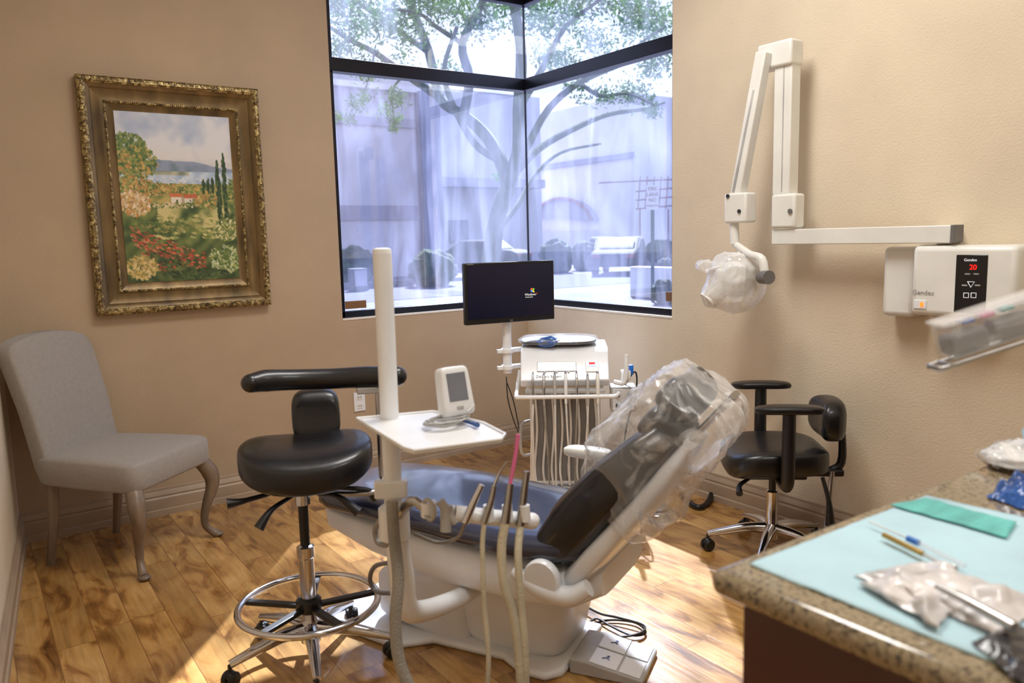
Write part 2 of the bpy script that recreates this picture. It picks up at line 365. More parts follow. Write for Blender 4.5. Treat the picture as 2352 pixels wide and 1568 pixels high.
# ---------------------------------------------------------------- PAINTING
pc=[at(u,v,y=-.04) for u,v in((168,175),(228,727),(590,200),(622,698))]
px0=(pc[0].x+pc[1].x)/2; px1=(pc[2].x+pc[3].x)/2; pz1=(pc[0].z+pc[2].z)/2; pz0=(pc[1].z+pc[3].z)/2
pt=thing('framed_painting','oil landscape of cypresses and red flowers in ornate gold frame','painting',((px0+px1)/2,0,(pz0+pz1)/2))
hw,hh=(px1-px0)/2,(pz1-pz0)/2
def mould(prof):
    m=MB(); n=len(prof); vs=[]
    for d,h in prof:
        for sx,sz in((-1,-1),(1,-1),(1,1),(-1,1)): vs.append((sx*(hw-d),-h,sz*(hh-d)))
    fs=[(i*4+j,i*4+(j+1)%4,((i+1)%n)*4+(j+1)%4,((i+1)%n)*4+j) for i in range(n) for j in range(4)]
    return m.add(vs,fs)
mould([(0,.004),(0,.05),(.010,.062),(.024,.066),(.034,.058),(.034,.004)]).build('outer_moulding','gold',pt,ang=25)
mould([(.034,.004),(.034,.056),(.046,.05),(.056,.038),(.085,.028),(.108,.030),(.108,.004)]).build('cove_moulding','goldb',pt,ang=25)
mould([(.108,.004),(.108,.034),(.114,.038),(.120,.034),(.120,.004)]).build('bead_moulding','gold',pt,ang=25)
mould([(.120,.004),(.120,.03),(.148,.018),(.155,.018),(.155,.004)]).build('inner_moulding','goldb',pt,ang=25)
def along(k):
    per=[]
    for a,b in(((-hw,-hh),(hw,-hh)),((hw,-hh),(hw,hh)),((hw,hh),(-hw,hh)),((-hw,hh),(-hw,-hh))):
        L_=math.hypot(b[0]-a[0],b[1]-a[1]); n=int(L_/k)
        for i in range(n): t=(i+.5)/n; per.append((a[0]+(b[0]-a[0])*t,a[1]+(b[1]-a[1])*t,i))
    return per
orn=MB()
for x,z,i in along(.026):
    orn.pad((x*(hw-.016)/hw,-.061,z*(hh-.016)/hh),(.020 if i%2 else .026,.010,.026 if i%2 else .020),1,1,8,5)
orn.build('carved_ornament','gold',pt)
orn=MB()
for x,z,i in along(.013): orn.pad((x*(hw-.114)/hw,-.037,z*(hh-.114)/hh),(.009,.008,.009),1,1,6,4)
orn.build('bead_row','gold',pt)
# canvas
cw,ch=2*(hw-.153),2*(hh-.153); GW,GH=190,262
arr=[[None]*GW for _ in range(GH)]
def mixc(a,b,t): t=max(0,min(1,t)); return tuple(a[i]+(b[i]-a[i])*t for i in range(3))
for j in range(GH):
    for i in range(GW):
        s=i/(GW-1); t=j/(GH-1); n=noise.noise(V((s*4,t*7,1))); n2=noise.noise(V((s*14,t*20,3))); n3=noise.noise(V((s*3+5,t*9,9)))
        if t<.34:
            c=mixc((150,166,196),(216,214,216),.6+1.0*n+.3*n2+(.25-abs(t-.17))*.8)
            c=mixc(c,(218,206,192),(t-.18)*4)
            hl=.26+.07*max(0,s-.25)-.015*n3
            if s>.25 and t>hl: c=mixc((140,150,172),(112,130,142),(t-hl)*10+n2)
        elif t<.41:
            c=mixc((158,176,200),(200,208,218),.5+n2*1.4)
            if s<.6 and t<.362: c=mixc((124,134,112),(190,184,156),.5+n2)
        elif t<.54: c=mixc((86,106,56),(184,162,92),.5+n2*1.2+n)
        else:
            c=mixc((58,78,38),(132,140,72),.45+n2*.7+.8*noise.noise(V((s*4,t*14+s*6,7))))
            if .54<t<.68 and s>.3: c=mixc(c,(204,188,126),max(0,.5+n*1.6+n2-.25))
            if t>.7: c=mixc(c,(44,56,34),(t-.7)*1.1)
        arr[j][i]=c
def dab(cs,ct,rx,ry,cnt,cols,sz=2.2,ang=None,jit=14,al=.75):
    for _ in range(cnt):
        a=random.random()*2*PI; r=math.sqrt(random.random()); x=(cs+math.cos(a)*r*rx)*GW; y=(ct+math.sin(a)*r*ry)*GH
        c=random.choice(cols); k=random.uniform(-jit,jit); c=tuple(max(0,min(255,q+k)) for q in c)
        L1=sz*random.uniform(.8,1.8); L2=sz*random.uniform(.4,.8); an=ang if ang is not None else random.random()*PI
        an+=random.uniform(-.3,.3); ca,sa=math.cos(an),math.sin(an)
        R_=int(L1+1)
        for jj in range(int(y)-R_,int(y)+R_+1):
            for ii in range(int(x)-R_,int(x)+R_+1):
                if 0<=ii<GW and 0<=jj<GH:
                    dx,dy=ii-x,jj-y; p_=(dx*ca+dy*sa)/L1; q_=(-dx*sa+dy*ca)/L2
                    if p_*p_+q_*q_<1: arr[jj][ii]=mixc(arr[jj][ii],c,al)
G=[(86,110,52),(116,134,64),(66,92,44),(146,150,80)]; O=[(206,160,84),(196,134,72),(214,182,120),(160,124,72)]; P_=[(222,196,160),(230,214,188),(204,170,130)]
dab(.5,.385,.25,.012,40,[(225,220,210),(240,235,225)],1.3,0)
dab(.1,.22,.15,.10,420,G,2.8); dab(.16,.29,.17,.09,420,G+O[:1],2.8); dab(.05,.33,.1,.1,200,G+O,2.6)
dab(.13,.45,.15,.08,330,O+G,2.6); dab(.1,.53,.15,.07,330,O+P_,2.8); dab(.3,.44,.1,.04,100,G+O,2.2)
dab(.45,.44,.22,.03,160,O+G,2.2); dab(.62,.46,.18,.035,140,G+O[:1],2.2)
def rectp(s0,t0,s1,t1,c):
    for j in range(int(t0*GH),int(t1*GH)):
        for i in range(int(s0*GW),int(s1*GW)): arr[j][i]=mixc(arr[j][i],c,.9)
rectp(.43,.495,.64,.53,(228,218,202)); rectp(.42,.47,.53,.495,(206,108,62)); rectp(.54,.475,.66,.5,(194,96,58)); rectp(.52,.495,.545,.53,(170,150,130)); rectp(.47,.51,.485,.525,(90,70,60)); rectp(.59,.51,.605,.525,(90,70,60))
dab(.42,.54,.22,.02,80,G+P_,2); dab(.75,.52,.14,.04,140,G+O,2.4)
for s in(.72,.76,.8): dab(s,.42,.012,.045,40,[(50,76,36),(36,58,30)],2,PI/2)
for s,t0,t1 in((.855,.27,.64),(.915,.23,.64)):
    for k in range(190):
        t=t0+(t1-t0)*random.random(); w_=.02*min(1,(t-t0)*9+.12); dab(s,t,w_,.01,1,[(34,58,32),(48,76,38),(76,100,52),(28,46,28)],2.6,PI/2)
dab(.98,.48,.05,.1,90,G,2.4)
for k in range(40): t=.6+random.random()*.14; dab(.3+random.random()*.55,t,.03,.004,5,[(210,194,132),(178,170,104),(128,138,70)],3,.25)
dab(.9,.69,.12,.07,240,[(196,186,118),(226,214,168),(128,138,70),(90,108,54)],2.2)
dab(.35,.67,.3,.03,150,[(70,92,44),(96,112,54),(150,140,80)],3,.35)
for k in range(260):
    a=random.random(); s=.06+.62*a; t=.72+.17*a+random.uniform(-.055,.055); dab(s,t,.012,.006,1,[(206,84,58),(222,110,74),(176,60,46),(228,150,108),(90,96,50)],2.4,.35,al=.65)
dab(.3,.87,.26,.06,170,[(56,74,38),(44,58,34),(100,108,56),(176,80,54)],2.6,.4)
dab(.13,.91,.13,.07,260,[(204,172,98),(222,196,138),(156,138,72)],2.5); dab(.87,.88,.14,.09,360,G+[(190,194,140),(206,208,170)],2.6); dab(.6,.96,.3,.03,150,[(40,54,32),(60,80,44),(80,96,50)],3,.2)
vs=[];fs=[]
for j in range(GH):
    for i in range(GW): vs.append((-cw/2+cw*i/(GW-1),-.02,ch/2-ch*j/(GH-1)))
for j in range(GH-1):
    for i in range(GW-1): a=j*GW+i; fs.append((a,a+GW,a+GW+1,a+1))
cv=MB().add(vs,fs).build('canvas','oil',pt,norm=False,smooth=False)
ca=cv.data.color_attributes.new(name='Col',type='FLOAT_COLOR',domain='POINT')
buf=[]
for j in range(GH):
    for i in range(GW): buf+=[*lin(arr[j][i]),1]
ca.data.foreach_set('color',buf)
# ---------------------------------------------------------------- GUEST CHAIR
gc=thing('side_chair','grey upholstered side chair with curved wooden legs beneath painting','chair',(-2.63,-.45,0),math.radians(-49.5))
def seatfn(q):
    k=1+.10*(q.x/.3); return V((q.x,q.y*k,q.z+(.012*math.cos(q.x*5)*math.cos(q.y*5) if q.z>0 else 0)))
MB().pad((.01,0,.435),(.56,.50,.14),.26,.2,48,14,seatfn).build('seat','fabric',gc)
def backfn(q):
    z=q.z; top=max(0,z/.33)
    nz=z-(.03*(q.y/.23)**2 if z>.1 else 0)+(.015*(1-(q.y/.23)**2) if z>.1 else 0)
    return V((q.x-.13*(z+.33)/.66-.03*top*top,q.y*(1+.05*z/.33),nz))
MB().pad((-.215,0,.69),(.10,.45,.64),.18,.3,44,36,backfn).build('backrest','fabric',gc)
for s in(-1,1):
    m=MB().tube([(.24,s*.22,.39),(.275,s*.248,.32),(.28,s*.25,.25),(.252,s*.228,.15),(.245,s*.222,.07),(.27,s*.243,.025),(.288,s*.255,.012)],[.034,.038,.03,.02,.016,.018,.022],12,5)
    m.pad((.288,s*.255,.014),(.055,.05,.028),1,1,14,8); m.build('leg','leg',gc)
    MB().tube([(-.2,s*.19,.42),(-.215,s*.195,.2),(-.25,s*.2,0.0)],[.026,.022,.016],8,4).build('leg','leg',gc)
# ---------------------------------------------------------------- STOOL BASE helper
def caster(root,x,y,ang,wheel='black'):
    c=MB(); R=rot('Z',math.degrees(ang)+35)
    c.pad(V((x,y,.04)),(.045,.034,.035),1,1,14,8); c.cyl((x,y,.04),(x,y,.075),.007,n=8)
    o=c.build('caster',wheel,root)
    for s in(-1,1): MB().lathe([(.002,-.009),(.022,-.009),(.026,-.005),(.026,.005),(.022,.009),(.002,.009)],V((x,y,.027))+R@V((0,s*.013,0)),20,R@rot('X',90)).build('wheel',wheel,o)
    return o
def star(root,R_,angs,hz=.10,m='chrome'):
    for a in angs:
        a=math.radians(a); c,s=math.cos(a),math.sin(a)
        MB().tube([(c*.02,s*.02,hz+.015),(c*R_*.4,s*R_*.4,hz+.012),(c*R_*.75,s*R_*.75,hz-.008),(c*R_,s*R_,.076)],[.026,.022,.017,.013],12,4).build('base_leg',m,root)
        caster(root,c*R_,s*R_,a)
# ---------------------------------------------------------------- FRONT STOOL
ra=-110
st=thing('assistant_stool','tall black stool with chrome foot ring and curved torso bar','stool',(-2.30,-1.88,0),math.radians(ra))
star(st,.27,[a-ra for a in(-35,37,109,181,253)])
MB().lathe([(.034,.07),(.036,.12),(.03,.14),(.025,.15),(.025,.36),(.029,.365),(.029,.40),(.02,.405)],n=24).build('column','chrome',st)
MB().cyl((0,0,.38),(0,0,.60),.016).build('gas_lift','black',st)
MB().cyl((0,0,.545),(0,0,.62),.024).build('upper_collar','chrome',st)
MB().ring((0,0,.20),.228,.0115,56,12).build('foot_ring','chrome',st)
m=MB()
for k in range(5):
    a=k*2*PI/5+.5; m.box((math.cos(a)*.125,math.sin(a)*.125,.19),(.20,.028,.014),Matrix.Rotation(a,3,'Z'))
m.lathe([(.03,.17),(.042,.18),(.042,.215),(.03,.225)]); m.build('foot_ring_spokes','black',st,bevel=.003)
def sfn(q):
    z=q.z+.028*(abs(q.y)/.22)**2 - .02*max(0,q.x/.19)**2
    return V((q.x,q.y*(1-.08*max(0,-q.x/.19)),z))
MB().pad((0,.02,.692),(.40,.425,.115),.42,.72,48,18,sfn).build('seat','vinyl',st)
MB().box((0,0,.62),(.18,.16,.02)).box((-.1,0,.617),(.2,.05,.014)).build('seat_plate','black',st,bevel=.004)
MB().pad((-.20,.06,.80),(.095,.165,.17),.55,.5,36,16,lambda q:V((q.x-.03*(q.z/.09)+1.0*q.y*q.y,q.y,q.z))).build('back_pad','vinyl',st)
MB().tube([(-.12,.02,.61),(-.24,.03,.62),(-.26,.05,.72),(-.225,.065,.80)],.011,8,4).build('back_bracket','steel',st)
for p_ in([(.03,-.05,.61),(.08,-.17,.602),(.09,-.225,.60)],[(.08,-.02,.605),(.16,-.09,.59),(.19,-.13,.545)],[(.1,.05,.605),(.13,.11,.60),(.16,.17,.55)],[(.05,.1,.605),(.04,.2,.585),(.03,.235,.55)]):
    MB().tube(p_,[.006,.009,.017],10,4).build('lever','black',st)
MB().tube([(0,.0,.60),(.02,.10,.575),(.04,.22,.572),(.02,.26,.59),(0,.262,.64),(0,.262,.86),(0,.262,.905)],.0105,10,4).build('bar_arm','steel',st)
MB().box((0,.235,.91),(.035,.085,.022)).build('bar_bracket','lgrey',st,bevel=.005)
tb_=[(.02,-.135,.962),(-.01,-.09,.962),(-.035,.0,.955),(-.035,.12,.950),(-.01,.23,.952),(.03,.325,.955)]
MB().tube(tb_,[.030,.036,.034,.034,.036,.032],18,5).pad(tb_[0],(.056,.062,.06),1,1,16,10).pad(tb_[-1],(.064,.064,.064),1,1,16,10).build('torso_bar','vinyl',st)
# ---------------------------------------------------------------- RIGHT STOOL
ra=139.5
sb=thing('operator_stool','black stool with two armrests and chrome base by cream wall','stool',(-.355,-2.262,0),math.radians(ra))
star(sb,.27,[a-ra for a in(135,207,279,351,63)])
MB().lathe([(.032,.07),(.034,.12),(.026,.14),(.026,.28),(.02,.285)]).build('column','chrome',sb)
MB().cyl((0,0,.27),(0,0,.40),.015).build('gas_lift','black',sb)
MB().pad((0,0,.44),(.42,.43,.12),.4,.5,44,16,lambda q:V((q.x,q.y*(1-.12*max(0,-q.x/.2)),q.z+.3*q.y*q.y-.02*max(0,q.x/.2)**2))).build('seat','vinyl',sb)
MB().box((0,0,.375),(.24,.2,.03)).box((-.2,0,.37),(.18,.07,.03)).build('seat_plate','black',sb,bevel=.008)
MB().pad((-.235,0,.605),(.11,.27,.18),.65,.6,36,16,lambda q:V((q.x+1.6*q.y*q.y,q.y,q.z))).build('backrest','vinyl',sb)
MB().tube([(-.24,0,.37),(-.285,0,.41),(-.285,0,.53),(-.275,0,.59)],[.018,.018,.015,.015],10,4).build('back_post','black',sb)
for s in(1,-1):
    MB().tube([(.0,s*.1,.37),(.0,s*.22,.37),(.0,s*.255,.39),(.0,s*.262,.45),(.0,s*.262,.69)],[.018,.02,.024,.028,.026],12,4).build('arm_post','black',sb)
    MB().pad((.0,s*.262,.70),(.27,.085,.034),.5,.6,32,10,lambda q:V((q.x,q.y,q.z-.2*q.x*q.x))).build('arm_pad','vinyl',sb)
MB().tube([(-.18,.1,.375),(-.2,.13,.28),(-.205,.14,.18)],[.008,.01,.02],10,4).build('lever','black',sb)
MB().cyl((-.24,.03,.38),(-.21,.06,.10),.011).build('tilt_rod','steel',sb)
MB().tube([(.12,.12,.375),(.17,.17,.36),(.18,.22,.34)],[.007,.01,.014],10,4).build('lever','black',sb)
# ---------------------------------------------------------------- DENTAL CHAIR
dc=thing('dental_chair','black and white dental chair with raised backrest in room centre','dental chair',(-1.576,-2.456,0),math.radians(-63.3))
bp=[(-.98,-.10),(-.93,-.19),(-.62,-.22),(-.52,-.13),(-.25,-.12),(-.16,-.17),(-.07,-.17),(-.03,-.12),(-.03,.22),(-.93,.22),(-.98,.14)]
MB().prism(bp,'z',0,.028).build('base_plate','white',dc,bevel=.012)
def pfn(q): return V((q.x*(1+.14*q.z/.14),q.y*(1+.1*q.z/.14),q.z))
MB().pad((-.25,.05,.175),(.44,.30,.32),.2,.4,44,18,pfn).build('pedestal','white',dc)
MB().pad((-.60,.01,.13),(.40,.24,.22),.25,.4,36,14,lambda q:V((q.x,q.y,q.z*(1-.3*(-q.x/.23))))).build('pump_cover','white',dc)
def loft(secs,n=28,e=.35):
    m=MB(); vs=[]
    for x,hw_,z0,z1 in secs:
        for j in range(n):
            a=2*PI*j/n; cy=math.copysign(abs(math.cos(a))**e,math.cos(a)); cz=math.copysign(abs(math.sin(a))**e,math.sin(a))
            vs.append((x,hw_*cy,(z0+z1)/2+(z1-z0)/2*cz))
    K=len(secs); fs=[(i*n+j,i*n+(j+1)%n,(i+1)*n+(j+1)%n,(i+1)*n+j) for i in range(K-1) for j in range(n)]+[tuple(range(n)),tuple((K-1)*n+j for j in range(n))]
    return m.add(vs,fs)
loft([(-.95,.16,.42,.46),(-.91,.20,.38,.465),(-.7,.235,.33,.46),(-.4,.25,.28,.445),(-.1,.25,.27,.43),(.06,.235,.29,.42),(.13,.18,.32,.41)],e=.4).build('seat_shell','white',dc)
loft([(-.97,.13,.47,.50),(-.945,.20,.455,.525),(-.88,.235,.45,.535),(-.7,.255,.45,.54),(-.5,.27,.44,.535),(-.3,.275,.43,.52),(-.12,.275,.42,.51),(.0,.265,.42,.52),(.07,.24,.43,.53),(.10,.2,.45,.51)],n=48,e=.62).build('seat_cushion','seatl',dc,ang=60)
th=math.radians(49); bx,bz=math.cos(th),math.sin(th)
Rb=Matrix(((bx,0,-bz),(0,1,0),(bz,0,bx)))
def bloft(secs,e=.45,n=36):
    m=loft(secs,n,e); m.v=[V((.02,0,.43))+Rb@p for p in m.v]; return m
bloft([(-.03,.2,.0,.08),(.01,.25,-.03,.13),(.12,.265,-.03,.145),(.3,.255,-.02,.135),(.42,.21,-.01,.115),(.49,.15,.0,.09),(.51,.1,.02,.07)]).build('back_cushion','leather',dc)
bloft([(-.08,.18,-.075,-.02),(-.04,.235,-.095,-.01),(.1,.25,-.09,-.01),(.3,.225,-.075,-.01),(.42,.17,-.055,.0),(.5,.11,-.035,.0)],.5).build('back_shell','white',dc)
bloft([(.48,.05,-.02,.0),(.68,.045,-.02,.0)],.6).build('headrest_bar','steel',dc)
for k,(l,hw_,h) in enumerate(((.48,.135,.085),(.585,.145,.10))):
    MB().pad(V((.02,0,.43))+Rb@V((l,0,h-.02)),(.12,hw_*2,.12),.6,.5,32,14,lambda q:V((q.x,q.y,q.z+1.2*q.y*q.y)),Rb).build('headrest_pad','leather',dc)
for s in(-1,1):
    m=MB().lathe([(.02,-.018),(.052,-.016),(.058,-.008),(.058,.008),(.052,.016),(.02,.018)],(-.02,s*.275,.40),28,rot('X',90))
    if s<0: m.tube([(-.12,s*.265,.40),(-.03,s*.27,.365),(.06,s*.265,.355),(.12,s*.255,.39)],[.02,.03,.032,.026],12,5)
    m.build('hinge_cover','white',dc)
MB().tube([(-.02,.26,.40),(-.06,.35,.48),(-.10,.36,.59)],.014,10,4).build('armrest_post','cream',dc)
MB().pad((-.14,.36,.605),(.19,.07,.042),.6,.6,30,10).build('armrest','cream',dc)
def crump(amp,fr,seed,base=None,ridge=0):
    def f(q):
        n=q.normalized() if q.length>0 else V((0,0,1))
        d=noise.noise(q*fr+V((seed,0,0)))*amp+abs(noise.noise(q*fr*2.7+V((0,seed,0))))*amp*.6*(0 if ridge else 1)
        if ridge:
            d+=ridge*(1-min(1,abs(noise.noise(q*fr*1.4+V((0,seed,3))))*2.2))**2
            d+=ridge*.6*(1-min(1,abs(noise.noise(V((q.x*fr*3,q.y*fr*3,q.z*fr*1.3))+V((seed,5,3))))*2.2))**2
        return (base(q) if base else q)+n*d
    return f
hc=dc.matrix_basis@(V((.02,0,.43))+Rb@V((.425,.0,.05)))
cov=thing('headrest_cover','clear plastic cover wrapped over the headrest of the dental chair','plastic cover',hc,math.radians(-63.3))
MB().pad((0,0,0),(.47,.46,.29),.5,.55,150,90,crump(.04,5,3,lambda q:V((q.x,q.y*(1-.12*q.x/.25),q.z-(.03 if q.x<-.1 else 0))),ridge=.016),Rb).build('film','film',cov,ang=180)
# ---------------------------------------------------------------- INSTRUMENT POST
PO=V((-2.226,-2.407,0))
po=thing('instrument_post','tall white post with side tray and jointed holder arm','instrument post',PO)
MB().cyl((0,0,.60),(0,0,1.365),.0255,n=28).lathe([(.0255,1.365),(.024,1.376),(.015,1.38)],n=28).build('pole','white',po)
MB().tube([(0,0,.6),(0.02,0.01,.45),(.03,.015,.36),(.09,.045,.31),(.25,.12,.27),(.40,.2,.25)],[.03,.036,.036,.032,.03,.03],16,5).build('support_arm','white',po)
MB().lathe([(.03,.565),(.043,.575),(.043,.66),(.03,.67)],(0,0,0),28).build('swivel_joint','white',po)
MB().box((-.01,-.01,.72),(.09,.035,.05),rot('Z',-35)).build('clamp_bracket','white',po,bevel=.006)
MB().lathe([(.03,.88),(.038,.885),(.038,.905),(.03,.91)],(0,0,0),28).build('tray_collar','white',po)
tp=[at(u,v,z=.916) for u,v in((820,962),(995,946),(1110,972),(1160,998),(1152,1010),(950,1036),(930,1030))]
n=len(tp); m=MB()
vs=[p-V((0,0,.008)) for p in tp]+[p for p in tp]
cen=sum(tp,V())/n
m.add(vs,[tuple(range(n)),tuple(range(n,2*n))]+[(i,(i+1)%n,n+(i+1)%n,n+i) for i in range(n)])
m.build('tray','white',po,world=True,bevel=.003)
m=MB(); loopp=[p+V((0,0,.002)) for p in tp]+[tp[0]+V((0,0,.002))]; m.tube(loopp,.004,8,1); m.build('tray_rim','white',po,world=True)
MB().tube([PO+V((0,0,.895)),V((cen.x,cen.y,.895))],.016,10,1).box(V((cen.x,cen.y,.9)),(.09,.09,.015)).build('tray_bracket','white',po,world=True)
b0=V((PO.x,PO.y,.62))
zc=lambda p,dz:V((p.x,p.y,p.z+dz))
MB().tube([b0,at(945,1150,d=2.1),at(975,1165,d=2.08)],.014,12,3).build('arm_link','steel',po,world=True)
for c_ in(at(985,1168,d=2.08),at(1030,1180,d=2.07)): MB().cyl(zc(c_,-.022),zc(c_,.02),.022,n=20).build('knuckle','white',po,world=True,bevel=.004)
MB().ring(at(985,1170,d=2.05),.026,.006,24,8,rot('Y',90)).cyl(at(1010,1150,d=2.05),at(1048,1200,d=2.05),.012).cyl(at(1027,1160,d=2.05),at(1024,1220,d=2.05),.015).build('knob','lgrey',po,world=True)
bs=at(1045,1178,d=2.06); be=at(1220,1196,d=2.1)
MB().tube([bs,at(1130,1188,d=2.08),be],.0215,16,3).pad(be,(.05,.045,.045),1,1,16,10).build('holder_bar','white',po,world=True)
for u in(1122,1165,1205):
    c_=at(u,1178,d=2.06); MB().cyl(zc(c_,-.02),zc(c_,.022),.016,.014,n=16).build('holder_cup','white',po,world=True)
def hand(name,label,pts,rad,m_,hose,hr,hm,tip=None):
    t=thing(name,label,'dental instrument',pts[0],0)
    MB().tube(pts,rad,14,4).build('handle',m_,t,world=True)
    MB().tube(hose,hr,10,6).build('hose',hm,t,world=True)
    if tip: MB().tube(tip[0],tip[1],10,3).build('tip',tip[2],t,world=True)
D=2.04
def hs(l): return [at(u,v,d=d_) for u,v,d_ in l]
hand('air_water_syringe','thin silver syringe leftmost of three instruments in the holder bar',hs([(1112,1200,D),(1128,1150,D),(1135,1115,D)]),[.009,.009,.007],'steel',hs([(1112,1200,D),(1108,1260,D),(1112,1380,D),(1122,1500,D),(1118,1600,D)]),.0068,'hose',(hs([(1135,1115,D),(1150,1080,D),(1163,1062,D)]),[.004,.003,.003],'chrome'))
hand('saliva_ejector','pink tipped suction tube standing in the holder bar',hs([(1160,1200,D),(1166,1160,D),(1172,1110,D)]),[.013,.011,.009],'steel',hs([(1160,1200,D),(1152,1260,D),(1158,1340,D),(1185,1440,D),(1200,1620,D)]),.0125,'hose',(hs([(1172,1110,D),(1183,1050,D),(1190,997,D)]),[.0055,.0055,.006],'pink'))
hand('suction_handpiece','chrome suction handpiece at the rounded end of holder bar',hs([(1195,1205,D+.02),(1200,1160,D+.02),(1210,1082,D+.02)]),[.013,.011,.008],'steel',hs([(1195,1205,D+.02),(1190,1280,D),(1198,1400,D),(1206,1500,D),(1208,1620,D)]),.0105,'hose')
hand('curing_handpiece','short chrome handpiece leaning in the holder beside the knuckles',hs([(1068,1200,D),(1085,1160,D),(1107,1113,D)]),[.011,.010,.008],'chrome',hs([(1068,1200,D),(1050,1235,D+.1),(1005,1245,D+.18),(950,1225,D+.15)]),.005,'hoseg')
tg=MB().tube(hs([(900,1150,2.12),(905,1230,2.12),(915,1330,2.1),(908,1430,2.1),(918,1520,2.1),(950,1600,2.1)]),.0165,14,8).build('vacuum_hose','hoseg'); tag(tg,'thick grey corrugated hose hanging from the white post','hose')
tg=MB().tube(hs([(880,1185,2.2),(862,1215,2.25),(868,1245,2.25),(890,1250,2.2),(900,1225,2.2)]),.008,10,8).build('looped_hose','hoseg'); tag(tg,'small grey looped hose beside the lower white post','hose')
tg=MB().tube(hs([(905,1290,2.2),(862,1300,2.35),(850,1330,2.4),(865,1358,2.4),(905,1362,2.3)]),.007,10,8).build('supply_hose','grey'); tag(tg,'grey curved supply hose between stool ring and chair base','hose')
# device on tray
dp=at(1045,968,z=.918); dv=thing('tray_monitor','small white monitor device with grey screen on the tray','device',(dp.x,dp.y,.918),math.radians(-92))
Rd=rot('Y',-14); dc_=V((0,0,.082))
MB().pad(dc_,(.045,.088,.13),.25,.25,40,24,lambda q:V((q.x,q.y*(1-.08*q.z/.07),q.z)),Rd).build('body','white',dv)
MB().box(dc_+Rd@V((.0225,.0,.010)),(.003,.056,.075),Rd).build('screen','lcd',dv,bevel=.002)
MB().box(dc_+Rd@V((.0225,.0,-.045)),(.003,.02,.010),Rd).build('button','lgrey',dv,bevel=.002)
MB().pad((-.02,0,.010),(.07,.07,.020),.5,.6,24,8).build('foot','white',dv)
cp=at(1026,975,z=.922); m=[]
for k in range(90):
    a=k*.42; r=.046+.012*math.sin(k*.37); m.append((cp.x+math.cos(a)*r*1.15+.004*math.sin(k*.9),cp.y+math.sin(a)*r*.75,.922+.006*abs(math.sin(k*.31))+.0002*k))
m+= [tuple(at(1075,945,z=.955)),tuple(at(1090,930,z=.965))]
tg=MB().tube(m,.0021,6,2).build('coiled_cable','lgrey'); tag(tg,'coiled grey cable lying on the white tray','cable')
tg=MB().tube([at(1060,965,z=.925),at(1085,972,z=.925),at(1097,976,z=.927)],[.003,.005,.007],8,3).build('cable_plug','inkb'); tag(tg,'small dark blue plug at the cable end on tray','plug')
# ---------------------------------------------------------------- CART
CR=math.radians(-128.5)
ct=thing('delivery_cart','white dental delivery cart with sloped control head in corner','dental cart',(-.56,-1.09,0),CR)
MB().box((-.03,0,.34),(.30,.37,.50)).build('cabinet','white',ct,bevel=.02)
MB().box((.121,0,.35),(.004,.33,.46)).build('tube_gap_shade','panelg',ct,bevel=.002)  # grey sheet over the white cabinet stands in for shade between tubes
MB().prism([(-.17,.64),(.20,.64),(.225,.675),(.135,.80),(.1,.825),(-.17,.83)],'y',-.225,.225).build('control_head','white',ct,bevel=.006)
MB().box((.0,0,.62),(.3,.40,.05)).build('neck','cream',ct,bevel=.01)
sl=V((-.09,0,.125)).normalized(); nr=V((.125,0,.09)).normalized()
Rs=Matrix(((sl.x,0,nr.x),(0,1,0),(sl.z,0,nr.z)))
fc=V((.18,0,.7375))
MB().box(fc+Rs@V((0,.14,.003)),(.065,.065,.006),Rs).build('display_bezel','cream',ct,bevel=.002)
MB().box(fc+Rs@V((.012,.14,.0065)),(.03,.045,.003),Rs).build('display','lcdb',ct,smooth=False)
MB().box(fc+Rs@V((.014,.14,.009)),(.012,.03,.001),Rs).build('readout','red',ct,smooth=False)
MB().box(fc+Rs@V((.0,-.04,.002)),(.055,.20,.004),Rs).build('label_plate','lgrey',ct,bevel=.001)
MB().box(fc+Rs@V((.0,-.04,.0035)),(.051,.196,.004),Rs).build('label_face','white',ct,bevel=.001)
for yy in(-.1,-.04,.02): MB().cyl(fc+Rs@V((-.03,yy,.0)),fc+Rs@V((-.03,yy,.006)),.006,n=12).build('button','lgrey',ct)
text('lettering','Delivery System',.02,'ink',ct,ct.matrix_basis@(fc+Rs@V((-.055,-.08,.002))),ct.matrix_basis.to_3x3()@V((0,1,0)),ct.matrix_basis.to_3x3()@(Rs@V((1,0,0))))
MB().tube([(.05,-.235,.70),(.10,-.245,.63),(.24,-.245,.60),(.27,-.22,.60),(.27,0,.60),(.27,.2,.60),(.27,.25,.60),(.24,.27,.61)],.011,10,3).build('front_rail','white',ct)
MB().box((.24,0,.625),(.06,.40,.018)).build('holder_tray','lgrey',ct,bevel=.004)
for sx in(-.13,.1):
    for sy in(-.15,.15): caster(ct,sx,sy,0)
MB().box((-.02,0,.075),(.34,.40,.03)).build('cart_base','lgrey',ct,bevel=.01)
hp=[(-.16,'first','thin dark','steel',.006),(-.105,'second','silver','chrome',.008),(-.05,'third','silver capped','lgrey',.008),(.005,'fourth','slim white','white',.009),(.06,'fifth','silver','chrome',.007),(.115,'sixth','slim grey','lgrey',.008),(.165,'seventh','white','cream',.010)]
